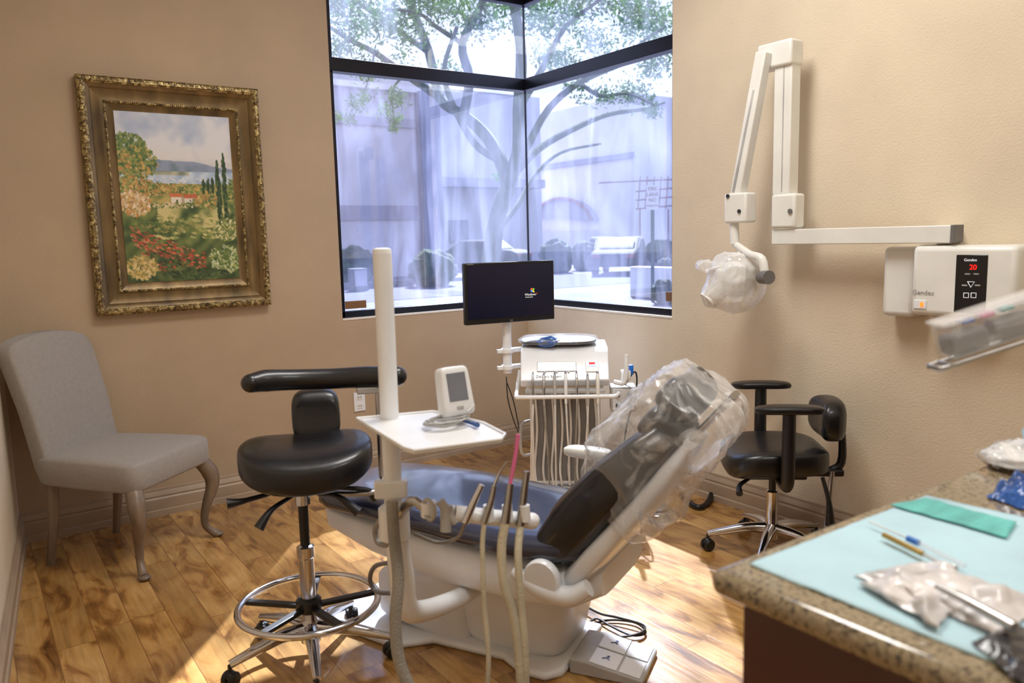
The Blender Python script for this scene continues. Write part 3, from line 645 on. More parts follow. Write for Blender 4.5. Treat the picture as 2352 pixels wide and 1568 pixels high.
for y_,od,ds,mm_,r_ in hp:
    w0=ct.matrix_basis@V((.26,y_,.66+random.uniform(-.012,.012)))
    t=thing('cart_handpiece','%s handpiece, %s from the left on the cart rail'%(ds,od),'dental instrument',w0,CR,)
    MB().tube([(-.02,0,.045),(0,0,.01),(.008,0,-.05),(.008,0,-.10)],[r_*.7,r_,r_,r_*.8],12,4).build('handle',mm_,t)
    MB().tube([(-.02,0,.045),(-.035,0,.055),(-.05,0,.05)],[r_*.7,r_*.7,r_*.5],10,3).build('head',"chrome",t)
    sw=random.uniform(-.02,.02)
    MB().tube([(.008,0,-.10),(.0,sw*.3,-.2),(-.04,sw,-.38),(-.08,sw*1.2,-.55)],.005,8,5).build('hose','hosew' if mm_!='chrome' else 'hoseg',t)
for k in range(8): y_=-.155+k*.044; MB().tube([(.13,y_,.60),(.14,y_+.008,.4),(.145,y_-.008,.2),(.135,y_,.10)],.006,8,4).build('tubing','hosew',ct)
MB().tube([(.2,.25,.66),(.22,.30,.66),(.22,.31,.74),(.215,.31,.80)],[.012,.014,.013,.010],12,3).build('side_syringe','white',ct)
MB().box((.17,.31,.69),(.05,.05,.05)).build('side_holder','cream',ct,bevel=.006)
MB().box((.16,.335,.715),(.03,.03,.05)).build('blue_cap','blue',ct,bevel=.004)
eb=thing('control_unit','small grey control unit with dials beside the cart','device',ct.matrix_basis@V((.10,.30,.56)),CR)
MB().box((0,0,0),(.12,.13,.13)).build('housing','lgrey',eb,bevel=.006)
MB().box((.062,0,0),(.004,.11,.11)).build('face','white',eb,bevel=.002)
for y_,z_ in((-.03,.025),(.03,.025),(-.03,-.03),(.03,-.03)): MB().cyl((.064,y_,z_),(.078,y_,z_),.011,n=16).build('dial','inkd',eb)
tg=MB().tube([ct.matrix_basis@V(p) for p in((.1,.31,.62),(.14,.36,.70),(.1,.37,.60),(.02,.33,.40),(-.05,.3,.2),(-.1,.25,.03))],.0045,8,6).build('power_cord','black'); tag(tg,'black cord looping down behind the grey control unit','cord')
tg=MB().tube([ct.matrix_basis@V(p) for p in((.02,-.31,.66),(.08,-.30,.55),(.06,-.27,.42),(-.02,-.25,.35),(-.08,-.28,.5),(-.02,-.31,.62))],.003,8,6).build('monitor_cable','black'); tag(tg,'thin black cable looping below the monitor post','cable')
MB().tube([(.0,-.18,.42),(.05,-.235,.40),(.05,-.235,.25),(.0,-.18,.23)],.008,8,4).build('grab_handle','lgrey',ct)
tr_=thing('instrument_tray','dark oval instrument tray wrapped in plastic on top of cart','tray',ct.matrix_basis@V((-.01,-.03,.832)),CR)
MB().pad((0,0,.018),(.27,.40,.022),.5,.55,40,10).build('tray_body','black',tr_)
MB().pad((0,0,.024),(.30,.42,.042),.7,.6,60,20,crump(.010,18,2)).build('plastic_wrap','wrap',tr_,ang=180)
bg=thing('blue_glove','crumpled blue film bundle on the front of the cart top','glove',ct.matrix_basis@V((.09,-.08,.842)),CR)
MB().pad((0,0,.012),(.07,.13,.04),.9,.9,30,16,crump(.02,25,5)).build('film_bundle','glove',bg)
# monitor
mp_=V((-.80,-.905,0))
mo=thing('computer_monitor','black computer monitor on white post beside the cart','monitor',(mp_.x,mp_.y,.66),math.atan2(-.98,-.161))
z0=1.115-.66
MB().box((.045,0,z0),(.035,.515,.315)).build('bezel','black',mo,bevel=.005)
MB().pad((.015,0,z0),(.05,.36,.24),.4,.4).build('back_housing','black',mo)
MB().box((.0640,0,z0+.008),(.002,.485,.275)).build('screen','screen',mo,smooth=False)
mw=mo.matrix_basis; mr=mw.to_3x3()
fl=V((.066,.125,z0+.004))
k=.011
for dy,dz,c_ in((-1,1,'fr'),(1,1,'fg'),(-1,-1,'fb'),(1,-1,'fy')):
    a=fl+V((0,dy*k*.52,dz*k*.5-dy*.001)); MB().add([(a.x,a.y-k*.46-dz*.002,a.z-k*.42),(a.x,a.y+k*.46-dz*.002,a.z-k*.46),(a.x,a.y+k*.46+dz*.002,a.z+k*.42),(a.x,a.y-k*.46+dz*.002,a.z+k*.46)],[(0,1,2,3)]).build('flag_logo',c_,mo,smooth=False)
text('screen_lettering','Windows',.017,'inkw',mo,mw@V((.066,.112,z0-.018)),mr@V((0,1,0)),(0,0,1))
text('screen_lettering','xp',.009,'fr',mo,mw@V((.066,.150,z0-.013)),mr@V((0,1,0)),(0,0,1))
text('screen_lettering','Professional',.009,'inkw',mo,mw@V((.066,.104,z0-.031)),mr@V((0,1,0)),(0,0,1))
text('brand_lettering','LG',.013,'ink',mo,mw@V((.0635,.0,z0-.1475)),mr@V((0,1,0)),(0,0,1))
text('brand_lettering','FLATRON',.008,'ink',mo,mw@V((.0635,-.225,z0+.1510)),mr@V((0,1,0)),(0,0,1))
MB().cyl((0,0,.02),(0,0,z0-.13),.024,n=24).build('post','white',mo)
MB().cyl((0,0,z0-.16),(0,0,z0-.11),.027,n=20).box((.0,0,z0-.1),(.05,.05,.1)).build('tilt_joint','black',mo,bevel=.004)
for z_ in(.05,.14):
    MB().lathe([(.03,-.014),(.034,-.01),(.034,.01),(.03,.014)],(0,0,z_),24).box((-.01,.05,z_),(.035,.1,.022)).box((0,-.045,z_),(.02,.03,.02)).build('clamp','white',mo,bevel=.003)
# ---------------------------------------------------------------- XRAY UNIT
xr_=thing('dental_xray_arm','white folding x-ray arm with horizontal rail on cream wall','x-ray unit',(0,-2.5,1.37))
def pbox(u0,v0,u1,v1,xf,xb,name,m_,par,bev=.006):
    a=at(u0,(v0+v1)/2,x=xf); b=at(u1,(v0+v1)/2,x=xf); t_=at((u0+u1)/2,v0,x=xf); q=at((u0+u1)/2,v1,x=xf)
    return MB().bb((xf,a.y,q.z),(xb,b.y,t_.z)).build(name,m_,par,bevel=bev,world=True)
pbox(1772,522,2184,560,-.16,-.10,'horizontal_arm','xray',xr_,.004)
pbox(2182,516,2192,557,-.165,-.095,'end_cap','grey',xr_,.003)
pbox(2120,520,2180,556,-.10,-.001,'wall_bracket','xray',xr_,.004)
pbox(1770,445,1825,524,-.175,-.10,'lower_joint','xray',xr_,.012)
c_=at(1815,485,x=-.178); MB().cyl(c_,c_-V((.004,0,0)),.011,n=16).build('joint_screw','grey',xr_,world=True)
pbox(1776,112,1816,447,-.165,-.10,'upright_arm','xray',xr_,.006)
pbox(1797,120,1799,440,-.167,-.16,'arm_groove','lgrey',xr_,0)
pbox(1738,95,1817,155,-.18,-.09,'top_bracket','xray',xr_,.012)
a=at(1755,120,x=-.20); b=at(1695,450,x=-.24)
def bar(a,b,w_,t_):
    d_=(b-a).normalized(); s_=V((1,0,0)).cross(d_).normalized(); n_=s_.cross(d_); R=Matrix((s_,n_,d_)).transposed()
    return MB().box((a+b)/2,(w_,t_,(b-a).length),R),R
m,R=bar(a,b,.056,.05); m.build('folding_arm','xray',xr_,bevel=.006,world=True)
m,R=bar(a+V((-.026,.006,-.06)),b+V((-.026,.006,.02)),.012,.004); m.build('arm_groove','lgrey',xr_,world=True)
pbox(1662,443,1713,512,-.275,-.20,'elbow_housing','xray',xr_,.010)
for u,v in((1672,450),(1698,485)):
    c_=at(u,v,x=-.277); MB().cyl(c_,c_-V((.004,0,0)),.009,n=12).build('elbow_knob','inkd',xr_,world=True)
a=at(1686,510,x=-.24); b=at(1688,560,x=-.24); MB().cyl(a,b,.021).build('neck','xray',xr_,world=True)
h=at(1690,640,x=-.26)
MB().tube([b,at(1722,583,x=-.26),at(1750,596,x=-.26),at(1758,640,x=-.26)],[.016,.016,.02,.02],12,4).build('yoke','xray',xr_,world=True)
MB().pad(h,(.14,.18,.16),.5,.5,32,16).cyl(h+V((-.02,.04,-.02)),h+V((-.10,.08,-.10)),.045).build('tube_head','xray',xr_,world=True)
c_=at(1758,636,x=-.26); MB().cyl(c_+V((.0,.02,0)),c_+V((-.02,-.035,0)),.030,n=24).build('pivot_knob','grey',xr_,world=True)
bg=thing('xray_head_bag','crumpled milky plastic bag tied around the x-ray head','plastic bag',h)
MB().pad((0,.01,-.01),(.22,.22,.26),.7,.7,130,80,crump(.028,6,8,lambda q:V((q.x,q.y+.25*q.z*(1 if q.z<0 else .3)*-1,q.z)),ridge=.012)).build('bag','bag',bg,ang=180)
MB().pad((-.06,.12,.06),(.06,.10,.045),.9,.9,50,26,crump(.015,16,4,ridge=.010)).build('gathered_flap','bag',bg,ang=180)
MB().tube([h+V((-.08,.10,.05)),h+V((-.11,.07,.03)),h+V((-.12,.03,.05)),h+V((-.10,.0,.06))],[.004,.008,.010,.005],10,5).build('tie_knot','bag',bg,world=True)
# control box
cb=thing('xray_control_box','white wall control box with black panel and red digits','control box',(0,-3.0,1.15))
def wy(u,v,x): return at(u,v,x=x)
pbox(2026,566,2100,727,-.10,0,'side_housing','xray',cb,.02)
pbox(2092,563,2336,731,-.165,-.0,'main_housing','xray',cb,.022)
pbox(2300,561,2342,733,-.13,-.0,'end_housing','xray',cb,.02)
pbox(2193,585,2266,719,-.1675,-.16,'control_panel','panel',cb,.003)
sw_=pbox(2098,689,2127,709,-.169,-.16,'power_switch','white',cb,.002)
pbox(2113,694,2120,704,-.171,-.16,'switch_lamp','orange',cb,0)
Rv=(0,-1,0)
text('digits','20',.026,'red',cb,wy(2235,614,-.169),Rv,(0,0,1))
text('panel_lettering','Gendex',.014,'inkw',cb,wy(2229,597,-.169),Rv,(0,0,1))
text('brand_lettering','Gendex',.026,'lgrey',cb,wy(2120,672,-.1665),Rv,(0,0,1))
for u,v in((2222,629),(2242,629),(2215,655),(2245,655)): pbox(u-6,v-1.5,u+6,v+1.5,-.169,-.166,'panel_mark','ink',cb,0)
c_=wy(2230,652,-.169); MB().tube([c_+V((0,.012,.008)),c_+V((0,-.012,.008)),c_+V((0,0,-.012)),c_+V((0,.012,.008))],.0012,6,1).build('panel_mark','inkw',cb,world=True)
for u in(2219,2236):
    c_=wy(u,678,-.169); s_=.0085; MB().tube([c_+V((0,s_,s_)),c_+V((0,-s_,s_)),c_+V((0,-s_,-s_)),c_+V((0,s_,-s_)),c_+V((0,s_,s_))],.0011,6,1).build('panel_mark','inkw',cb,world=True)
# ---------------------------------------------------------------- FOOT CONTROLS
pp=at(1380,1515,z=0); fp=thing('foot_pedal','low white foot pedal box with small blue marks on floor','foot pedal',(pp.x+.018,pp.y-.045,0),math.radians(-58))
MB().prism([(-.12,0),(.12,0),(.12,.022),(-.065,.05),(-.12,.05)],'y',-.105,.105).build('housing','lgrey',fp,bevel=.006)
for y_ in(-.052,.052):
    for x0_,x1_ in((-.055,.035),(.042,.11)):
        f=lambda x:.05-(x+.065)*.028/.185
        q=MB().add([(x0_,y_-.048,f(x0_)+.001),(x1_,y_-.048,f(x1_)+.001),(x1_,y_+.048,f(x1_)+.001),(x0_,y_+.048,f(x0_)+.001),(x0_,y_-.046,f(x0_)+.004),(x1_,y_-.046,f(x1_)+.004),(x1_,y_+.046,f(x1_)+.004),(x0_,y_+.046,f(x0_)+.004)],[(0,1,2,3),(4,5,6,7),(0,1,5,4),(1,2,6,5),(2,3,7,6),(3,0,4,7)]).build('pad','white',fp,bevel=.002)
        if x0_<0:
            xm=(x0_+x1_)/2; zz=f(xm)+.0055
            MB().tube([(xm-.012,y_-.010,zz+.002),(xm,y_,zz),(xm+.011,y_-.006,zz-.002)],.0016,6,1).cyl((xm+.004,y_+.010,zz-.001),(xm+.004,y_+.010,zz),.005).build('icon','inkb',q)
m=[tuple(at(u,v,z=.006)) for u,v in((1335,1478),(1350,1440),(1400,1425),(1460,1432),(1483,1455),(1450,1462),(1400,1440),(1370,1425),(1345,1445),(1345,1470),(1355,1455),(1420,1470),(1470,1462),(1478,1445),(1420,1428),(1380,1420),(1345,1402),(1335,1390))]
m=[(p[0],p[1],.006+.0012*i) for i,p in enumerate(m)]
tg=MB().tube(m,.0042,8,6).build('pedal_cable','black'); tag(tg,'black cable looped on the floor behind the foot pedal','cable')
pp=at(1510,1178,z=0); rc=thing('foot_control','round chrome foot control disc on floor behind dental chair','foot control',(pp.x,pp.y,0))
MB().lathe([(.078,0),(.08,.012),(.07,.022),(.02,.03)],n=36).build('base_disc','chrome',rc)
MB().lathe([(.06,.028),(.062,.034),(.05,.042),(.01,.046)],n=32).build('press_plate','steel',rc)
hp0=[at(u,v,z=.016) for u,v in((1565,1135),(1580,1150),(1605,1165),(1628,1150),(1640,1125))]; hp0[-1].z=.05
tg=MB().tube(hp0,.014,10,6).build('black_hose','black'); tag(tg,'short black curved hose on floor under the wrapped headrest','hose')
# ---------------------------------------------------------------- COUNTER
CT=.90; cx0,cy1=-2.275,-3.575; cyb=-4.55
co=MB().bb((cx0,cyb,CT-.042),(-.002,cy1,CT)).build('granite_countertop','granite',bevel=.019,seg=6); tag(co,'brown speckled granite countertop with rounded edge in the foreground','countertop')
cbn=thing('base_cabinet','reddish brown base cabinet under the granite countertop','cabinet',(cx0+.04,cy1-.035,0))
MB().bb((0,cyb-cy1+.07,.09),(2.2,0,CT-.043)).build('body','cab',cbn,bevel=.003)
MB().bb((.03,cyb-cy1+.1,0),(2.17,-.05,.09)).build('toe_kick','black',cbn,smooth=False)
for k in range(3):
    MB().bb((.03+k*.72,0,.12),(.71+k*.72,.018,.84)).build('door','cab',cbn,bevel=.004)
def sheet(px,z,m_,name,label,cat,N=26,amp=.004,th=.0015,fr=9):
    P=[at(u,v,z=z) for u,v in px]; vs=[];fs=[]
    for j in range(N+1):
        for i in range(N+1):
            s=i/N;t=j/N; p=P[0]*(1-s)*(1-t)+P[1]*s*(1-t)+P[2]*s*t+P[3]*(1-s)*t
            vs.append((p.x,p.y,z+.001+amp*(.5+.5*noise.noise(V((p.x*fr,p.y*fr,z*7))))+(amp*.6*abs(noise.noise(V((p.x*fr*3,p.y*fr*3,2)))))))
    for j in range(N):
        for i in range(N): a=j*(N+1)+i; fs.append((a,a+1,a+N+2,a+N+1))
    o=MB().add(vs,fs).build(name,m_,solid=th,ang=180); return tag(o,label,cat)
sheet([(1722,1298),(2128,1140),(2520,1230),(2420,1580)],CT,'bib','paper_bib','pale blue paper bib spread over the granite countertop','paper bib',40,.0035)
sheet([(2045,1162),(2128,1146),(2335,1205),(2312,1240)],CT+.004,'teal','face_mask','folded teal face mask lying on the pale blue bib','face mask',24,.005)
def lay(u,v,z): return at(u,v,z=z)
sy=thing('brass_syringe','brass coloured syringe lying on the pale blue bib','syringe',lay(2110,1265,CT+.012))
a=lay(2030,1228,CT+.014); b=lay(2120,1272,CT+.014); c_=lay(2180,1302,CT+.014)
MB().tube([a,b],.0045,14,1).build('barrel','brass',sy,world=True); MB().tube([b,c_],.0025,10,1).build('plunger_rod','steel',sy,world=True); MB().ring(c_,.010,.002,20,8).build('thumb_ring','steel',sy,world=True)
sy=thing('plastic_syringe','clear plastic syringe with blue hub beside the brass syringe','syringe',lay(2110,1240,CT+.012))
a=lay(1998,1198,CT+.013); b=lay(2085,1236,CT+.013); c_=lay(2110,1247,CT+.013); e_=lay(2215,1300,CT+.013)
MB().tube([a,b],.0018,8,1).build('needle_cap','paperw',sy,world=True); MB().tube([b,c_],.005,12,1).build('hub','blue',sy,world=True); MB().tube([c_,e_],.004,12,1).build('barrel','clear',sy,world=True)
def lump(px,z,h_,m_,name,label,cat,seed,freq=14):
    P=[at(u,v,z=z) for u,v in px]; N=40; vs=[];fs=[]
    for j in range(N+1):
        for i in range(N+1):
            s=i/N;t=j/N; p=P[0]*(1-s)*(1-t)+P[1]*s*(1-t)+P[2]*s*t+P[3]*(1-s)*t; e_=min(s,1-s,t,1-t)
            hgt=min(1,e_*5)*h_*(.5+.9*abs(noise.noise(V((p.x*freq+seed,p.y*freq,1))))+.5*noise.noise(V((p.x*40,p.y*40,seed))))
            vs.append((p.x+.008*noise.noise(V((s*6,t*6,seed))),p.y+.008*noise.noise(V((s*6,t*6,seed+9))),z+.001+max(0,hgt)))
    n0=len(vs); vs+=[(v_[0],v_[1],z) for v_ in vs]
    for j in range(N):
        for i in range(N): a=j*(N+1)+i; fs.append((a,a+1,a+N+2,a+N+1)); fs.append((a+n0,a+n0+N+1,a+n0+N+2,a+n0+1))
    o=MB().add(vs,fs).build(name,m_,ang=180); return tag(o,label,cat)
lump([(1960,1322),(2110,1290),(2400,1385),(2300,1462)],CT+.006,.020,'pouch','instrument_pouch','crumpled white sterilization pouch holding instruments on the blue bib','pouch',3)
lump([(1975,1340),(2040,1325),(2190,1400),(2150,1440)],CT+.010,.024,'pouch','gauze_packet','crumpled white packet at the left end of the pouch','packet',8)
lump([(2230,1475),(2330,1430),(2440,1490),(2360,1580)],CT+.006,.012,'dpouch','dark_pouch','dark wrapped film pouch at the edge of the countertop','pouch',5)
tg=MB().tube([lay(2150,1345,CT+.03),lay(2230,1385,CT+.03),lay(2330,1440,CT+.028)],[.004,.006,.007],10,3).build('packed_instrument','steel'); tag(tg,'steel instrument lying across the white pouch','dental instrument')
lump([(2265,1140),(2350,1108),(2430,1140),(2390,1185)],CT+.002,.045,'glove','blue_film_bundle','crumpled dark blue film bundle on granite behind the bib','film bundle',6,30)
q=lay(2345,1080,CT); mt=thing('metal_tray','shiny metal tray with clear crumpled film on the granite countertop','tray',(q.x+.05,q.y+.0,CT))
MB().lathe([(.06,.001),(.085,.003),(.10,.014),(.104,.014),(.088,.0),(.06,.0)],n=36).build('dish','chrome',mt)
MB().pad((0,0,.022),(.17,.15,.035),.8,.8,60,30,crump(.015,18,7,ridge=.014)).build('crumpled_film','bag',mt,ang=180)
MB().pad((.045,0,.065),(.07,.05,.12),.5,.9,60,30,crump(.015,18,9,ridge=.012)).build('blue_wipe','bib',mt,ang=180)
bn=thing('supply_bin','clear plastic supply bin with grey compartments on tilted metal rail','storage bin',at(2350,1000,z=CT)+V((.10,-.08,0)))
c_=at(2286,745,d=1.32)
dr=(at(2352,690,d=1.32)-at(2120,765,d=1.32)).normalized(); up=V((0,0,1)); up=(up-dr*up.dot(dr)).normalized(); nn=dr.cross(up); Rq=Matrix((dr,nn,up)).transposed()
def bx(c,s,nm,m_,bev=.003): MB().box(c_+Rq@V(c),s,Rq).build(nm,m_,bn,world=True,bevel=bev)
bx((.07,0,.0),(.33,.05,.058),'bin_shell','clear',.006)
bx((.07,0,.032),(.34,.055,.006),'lid','clear',.002)
for k in range(4): bx((-.055+k*.080,-.003,-.010),(.070,.040,.034),'compartment','grey',.008)
for k,mm_ in enumerate(('blue','pink','teal')): bx((-.04+k*.035,-.012,.018),(.02,.02,.006),'sorted_item',mm_,.001)
bx((.06,.014,-.040),(.35,.006,.008),'rail','steel'); bx((.06,-.020,-.040),(.35,.006,.008),'rail','steel')
for k_ in(-.115,-.095): bx((k_,-.003,-.040),(.006,.04,.010),'rail_end','steel')
e_=c_+Rq@V((.235,0,-.04)); MB().cyl((e_.x,e_.y,CT),e_,.012).lathe([(.05,CT),(.05,CT+.01),(.015,CT+.015)],(e_.x,e_.y,0),24).build('support_post','steel',bn,world=True)
# ---------------------------------------------------------------- EXTERIOR
GZ=-.15
m=MB().bb((T+.02,-9,GZ-.2),(90,90,GZ)).bb((-45,T+.02,GZ-.2),(T+.02,90,GZ)); o=struct(m,'ground','concrete',smooth=False)
a0=at(900,690,z=GZ); a1=at(900,655,z=GZ)
struct(MB().bb((-40,a0.y,GZ),(70,a1.y,GZ+.01)),'trim_2','asphalt',smooth=False)
kb=MB().bb((-40,a1.y+.02,GZ),(12,a1.y+.3,GZ+.15)).build('kerb','kerb',bevel=.02); tag(kb,'pale concrete kerb along the driveway outside','kerb')
yb=26
def X(u,y,v=500): return at(u,v,y=y).x
def Z(v,u,y): return at(u,v,y=y).z
b1=thing('stucco_building','large pale stucco building behind the tree, left window pane','building',(0,yb,GZ))
xl,xr2=X(560,yb),X(1008,yb); zt=Z(205,900,yb)
MB().bb((xl,yb,GZ),(xr2,yb+14,zt)).build('wall','stucco',b1,world=True,smooth=False)
MB().bb((xl,yb-.12,Z(292,900,yb)),(xr2+.1,yb,Z(272,900,yb))).build('upper_band','stuccod',b1,world=True,smooth=False)
MB().bb((xl,yb-.06,Z(505,900,yb)),(xr2+.1,yb,Z(472,900,yb))).build('block_band','stuccod',b1,world=True,smooth=False)
MB().bb((X(962,yb),yb-.5,GZ),(X(1006,yb),yb,Z(215,980,yb))).build('pilaster','stuccod',b1,world=True,smooth=False)
MB().bb((xl,yb-.3,zt-.1),(xr2+.3,yb+.2,zt+.5)).build('parapet','stuccol',b1,world=True,smooth=False)
b2=thing('low_building','lower pale building seen between tree trunk and big building','building',(0,34,GZ))
MB().bb((X(1000,34),34,GZ),(X(1245,34),44,Z(210,1100,34))).build('wall','stucco',b2,world=True,smooth=False)
MB().bb((X(1005,33),32.6,Z(430,1100,33)),(X(1245,33),34,Z(410,1100,33))).build('roof_edge','stuccod',b2,world=True,smooth=False)
MB().bb((X(1050,33),33.8,Z(555,1070,33.8)),(X(1092,33),33.99,Z(505,1070,33.8))).build('louvre','darkglass',b2,world=True,smooth=False)
xb=30
b3=thing('storefront_building','pale building with arched entry seen through right window pane','building',(xb,10,GZ))
ya,yc=at(1218,500,x=xb).y,at(1455,500,x=xb).y
MB().bb((xb,yc,GZ),(xb+12,ya,at(1340,240,x=xb).z)).build('wall','stuccol',b3,world=True,smooth=False)
MB().bb((xb-.2,yc-.1,at(1340,378,x=xb).z),(xb,ya,at(1340,366,x=xb).z)).build('band','stuccod',b3,world=True,smooth=False)
P=[at(u,v,x=xb-.6) for u,v in((1225,500),(1240,475),(1265,460),(1290,456),(1320,462),(1345,480),(1360,505))]
MB().tube(P,.11,8,4).build('arch_rim','rim',b3,world=True)
P2=[(p.y,p.z) for p in catmull(P,3)]; MB().prism(P2,'x',xb-.4,xb).build('arch_glazing','stuccod',b3,world=True,smooth=False)
MB().bb((xb-.5,at(1375,560,x=xb).y,GZ),(xb,at(1222,560,x=xb).y,at(1300,530,x=xb).z)).build('entry_wall','stucco',b3,world=True,smooth=False)
b4=thing('distant_wall','far pale wall low behind the parked cars','wall',(50,0,GZ)); MB().bb((52,at(1560,500,x=52).y,GZ),(53,at(1440,500,x=52).y,at(1500,385,x=52).z)).build('wall','stuccol',b4,world=True,smooth=False)
sf=thing('red_scaffold','faint red lattice scaffold on the building at right pane','scaffold',V((at(1490,440,d=34).x,at(1490,440,d=34).y,GZ)))
m=MB()
for v in(412,432,452,472): m.tube([at(1375 if v<420 else 1460,v+8,d=34),at(1545,v,d=34)],.035,6,1)
for u in range(1465,1545,16): m.tube([at(u,480,d=34),at(u+6,405,d=34)],.022,6,1)
for u in(1470,1535): a=at(u,480,d=34); m.tube([a,V((a.x,a.y,GZ))],.03,6,1)
m.build('lattice','rim',sf,world=True)
for u,v,r1,r2,gz,lb in((812,612,44,42,0,'round clipped bush at the left edge of the window'),(993,620,50,42,0,'round clipped bush nearest left of the monitor'),(1278,592,34,38,0,'dark bush just right of the window corner'),(1345,590,32,34,0,'round bush between window corner and parked cars'),(1520,578,36,26,0,'bush behind the sign post'),(1530,607,18,14,0,'tiny bush right of the sign post'),(1524,672,24,30,1,'bright leafy bush in the lowest right window corner')):
    base=at(u,v+r2*.9,z=GZ); dd=(base-CAM).dot(ray(u,v))/ray(u,v).length_squared
    c_=at(u,v,d=dd); w_=2*r1/F*dd; h_=2*r2/F*dd
    o=MB().pad((0,0,0),(w_,w_,h_),.9,.9,64,36,crump(.12*h_,3.5/h_*1.3,u*.1)).build('bush','bush',ang=180); o.location=(c_.x,c_.y,GZ+h_*.46); tag(o,lb,'bush')
s0=at(1499,692,z=GZ); dd=(s0-CAM).dot(ray(1499,692))/ray(1499,692).length_squared
sg=thing('parking_sign','white fire lane parking sign on green post outside','sign',s0)
top=at(1495,430,d=dd).z-GZ
MB().box((0,0,top/2),(.06,.06,top)).build('post','pole',sg,bevel=.004)
fd=(CAM-s0); fd.z=0; fd.normalize(); rt=V((0,0,1)).cross(fd); Rg=Matrix((fd,rt,V((0,0,1)))).transposed()
sc_=V((0,0,top-.25))+fd*.045; sp_=MB().box(sc_,(.012,.28,.55),Rg).build('sign_plate','stuccol',sg,bevel=.003)
for i,tx in enumerate(('FIRE','LANE','NO','PARKING')): text('lettering',tx,.11 if i<3 else .065,'carred',sg,s0+sc_+fd*.008+V((0,0,.19-.125*i)),rt,(0,0,1))
def car(u,v,label,m_,rz,sc=1):
    b=at(u,v,z=GZ); t=thing('parked_car',label,'car',b,rz)
    pr=[(-2.2,.35),(-2.2,.8),(-1.9,.95),(-1.3,1.0),(-.7,1.42),(.7,1.45),(1.4,1.0),(2.0,.92),(2.2,.7),(2.2,.35)]
    MB().prism(pr,'y',-.85,.85).build('body',m_,t,bevel=.1)
    MB().prism([(-1.2,1.02),(-.68,1.36),(.66,1.38),(1.25,1.02)],'y',-.87,.87).build('side_windows','carglass',t,bevel=.02)
    MB().prism([(-1.36,1.03),(-1.30,1.05),(-.76,1.42),(-.80,1.42)],'y',-.65,.65).build('rear_window','carglass',t)
    for x in(-1.4,1.4):
        for y in(-.78,.78): MB().cyl((x,y-.1,.33),(x,y+.1,.33),.33,n=24).build('wheel','tyre',t)
    for y in(-.65,.65): MB().box((-2.2,y,.75),(.06,.3,.14)).build('tail_light','carred',t,bevel=.02)
car(1425,628,'dark parked car behind the bushes in the right pane','carpaint',math.radians(40))
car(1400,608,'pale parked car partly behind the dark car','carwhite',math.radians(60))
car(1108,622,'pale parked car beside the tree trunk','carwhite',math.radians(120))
eb2=at(824,668,z=GZ); t=thing('utility_box','pale metal utility box outside the left pane','utility box',eb2); MB().box((0,0,.35),(.5,.4,.7)).build('housing','kerb',t,bevel=.02); MB().box((0,-.21,.4),(.4,.02,.5)).build('door','stucco',t,bevel=.01)
wl=at(1500,685,z=GZ); t=MB().bb((wl.x,wl.y-3,GZ),(wl.x+.3,wl.y+.8,GZ+.75)).build('planter_wall','stuccol',bevel=.02); tag(t,'low white planter wall beside the sign post','planter wall')
# tree
TD=13.5
tb=at(1122,735,d=TD); tree=thing('shade_tree','large spreading tree with grey green trunk outside the window corner','tree',(tb.x,tb.y,GZ))
def tp_(l,off=0): return [at(u,v,d=TD+(q[0] if q else 0)) for u,v,*q in l]
pxm=TD/F
tbl=tp_([(1118,760),(1128,600),(1142,500),(1168,425)]); tbl[0].z=GZ
MB().tube(tbl,[24*pxm,22*pxm,19*pxm,18*pxm],14,6).build('trunk','bark',tree,world=True)
br=[([(1168,430),(1150,370),(1115,310,.3),(1065,265,.6),(1010,225,.9),(985,120,1.3),(940,0,1.6),(900,-150,2)],17,9),
([(1165,430),(1190,350,-.3),(1192,250,-.8),(1197,120,-1.2),(1180,0,-1.5),(1170,-150,-2)],17,8),
([(1178,410),(1215,330),(1260,250,-.5),(1330,190,-1),(1420,150,-1.5),(1510,120,-2)],11,4),
([(1180,400),(1240,340,.5),(1330,290,1),(1400,262,1.4),(1480,250,1.6),(1525,235,2)],10,4),
([(1065,265,.6),(1078,180,.2),(1062,100,-.2),(1110,0,-.5),(1120,-90,-1)],13,7),
([(1010,225,.9),(930,170,.6),(860,120,.3),(800,90,0),(740,50,-.4)],10,4),
([(985,120,1.3),(900,60,1.6),(830,10,2),(780,-40,2)],8,4),
([(1192,250,-.8),(1250,150,-1),(1300,60,-.6),(1390,-10,0)],9,4),
([(1150,372),(1090,330,-.6),(1040,240,-1),(1020,160,-1.5),(1050,60,-2)],9,4),
([(1150,520),(1190,470,.4),(1230,400,.9),(1290,350,1.3),(1380,330,1.6)],7,3),
([(1062,100,-.2),(1000,60,-.8),(960,30,-1.2),(880,20,-1.5)],6,2),
([(1330,190,-1),(1380,220,-1.2),(1440,215,-1.4),(1500,240,-1.6)],5,2),
([(860,120,.3),(850,170,.3),(830,230,.3)],3,1.5),([(930,170,.6),(900,210,.6),(905,270,.6)],3,1.5),([(1420,150,-1.5),(1470,100,-1.5),(1530,60,-1.5)],4,2)]
for l,r0,r1 in br: MB().tube(tp_(l),[r0*pxm,r1*pxm],8,4).build('branch','bark',tree,world=True)
lv=[];lf=[]
def leaf(p,s):
    a=V((random.gauss(0,1),random.gauss(0,1),random.gauss(0,1))).normalized(); b=a.cross(V((random.gauss(0,1),random.gauss(0,1),random.gauss(0,1)))).normalized()
    n=len(lv); lv.extend([p-a*s,p+b*s*.35,p+a*s,p-b*s*.35]); lf.append((n,n+1,n+2,n+3))
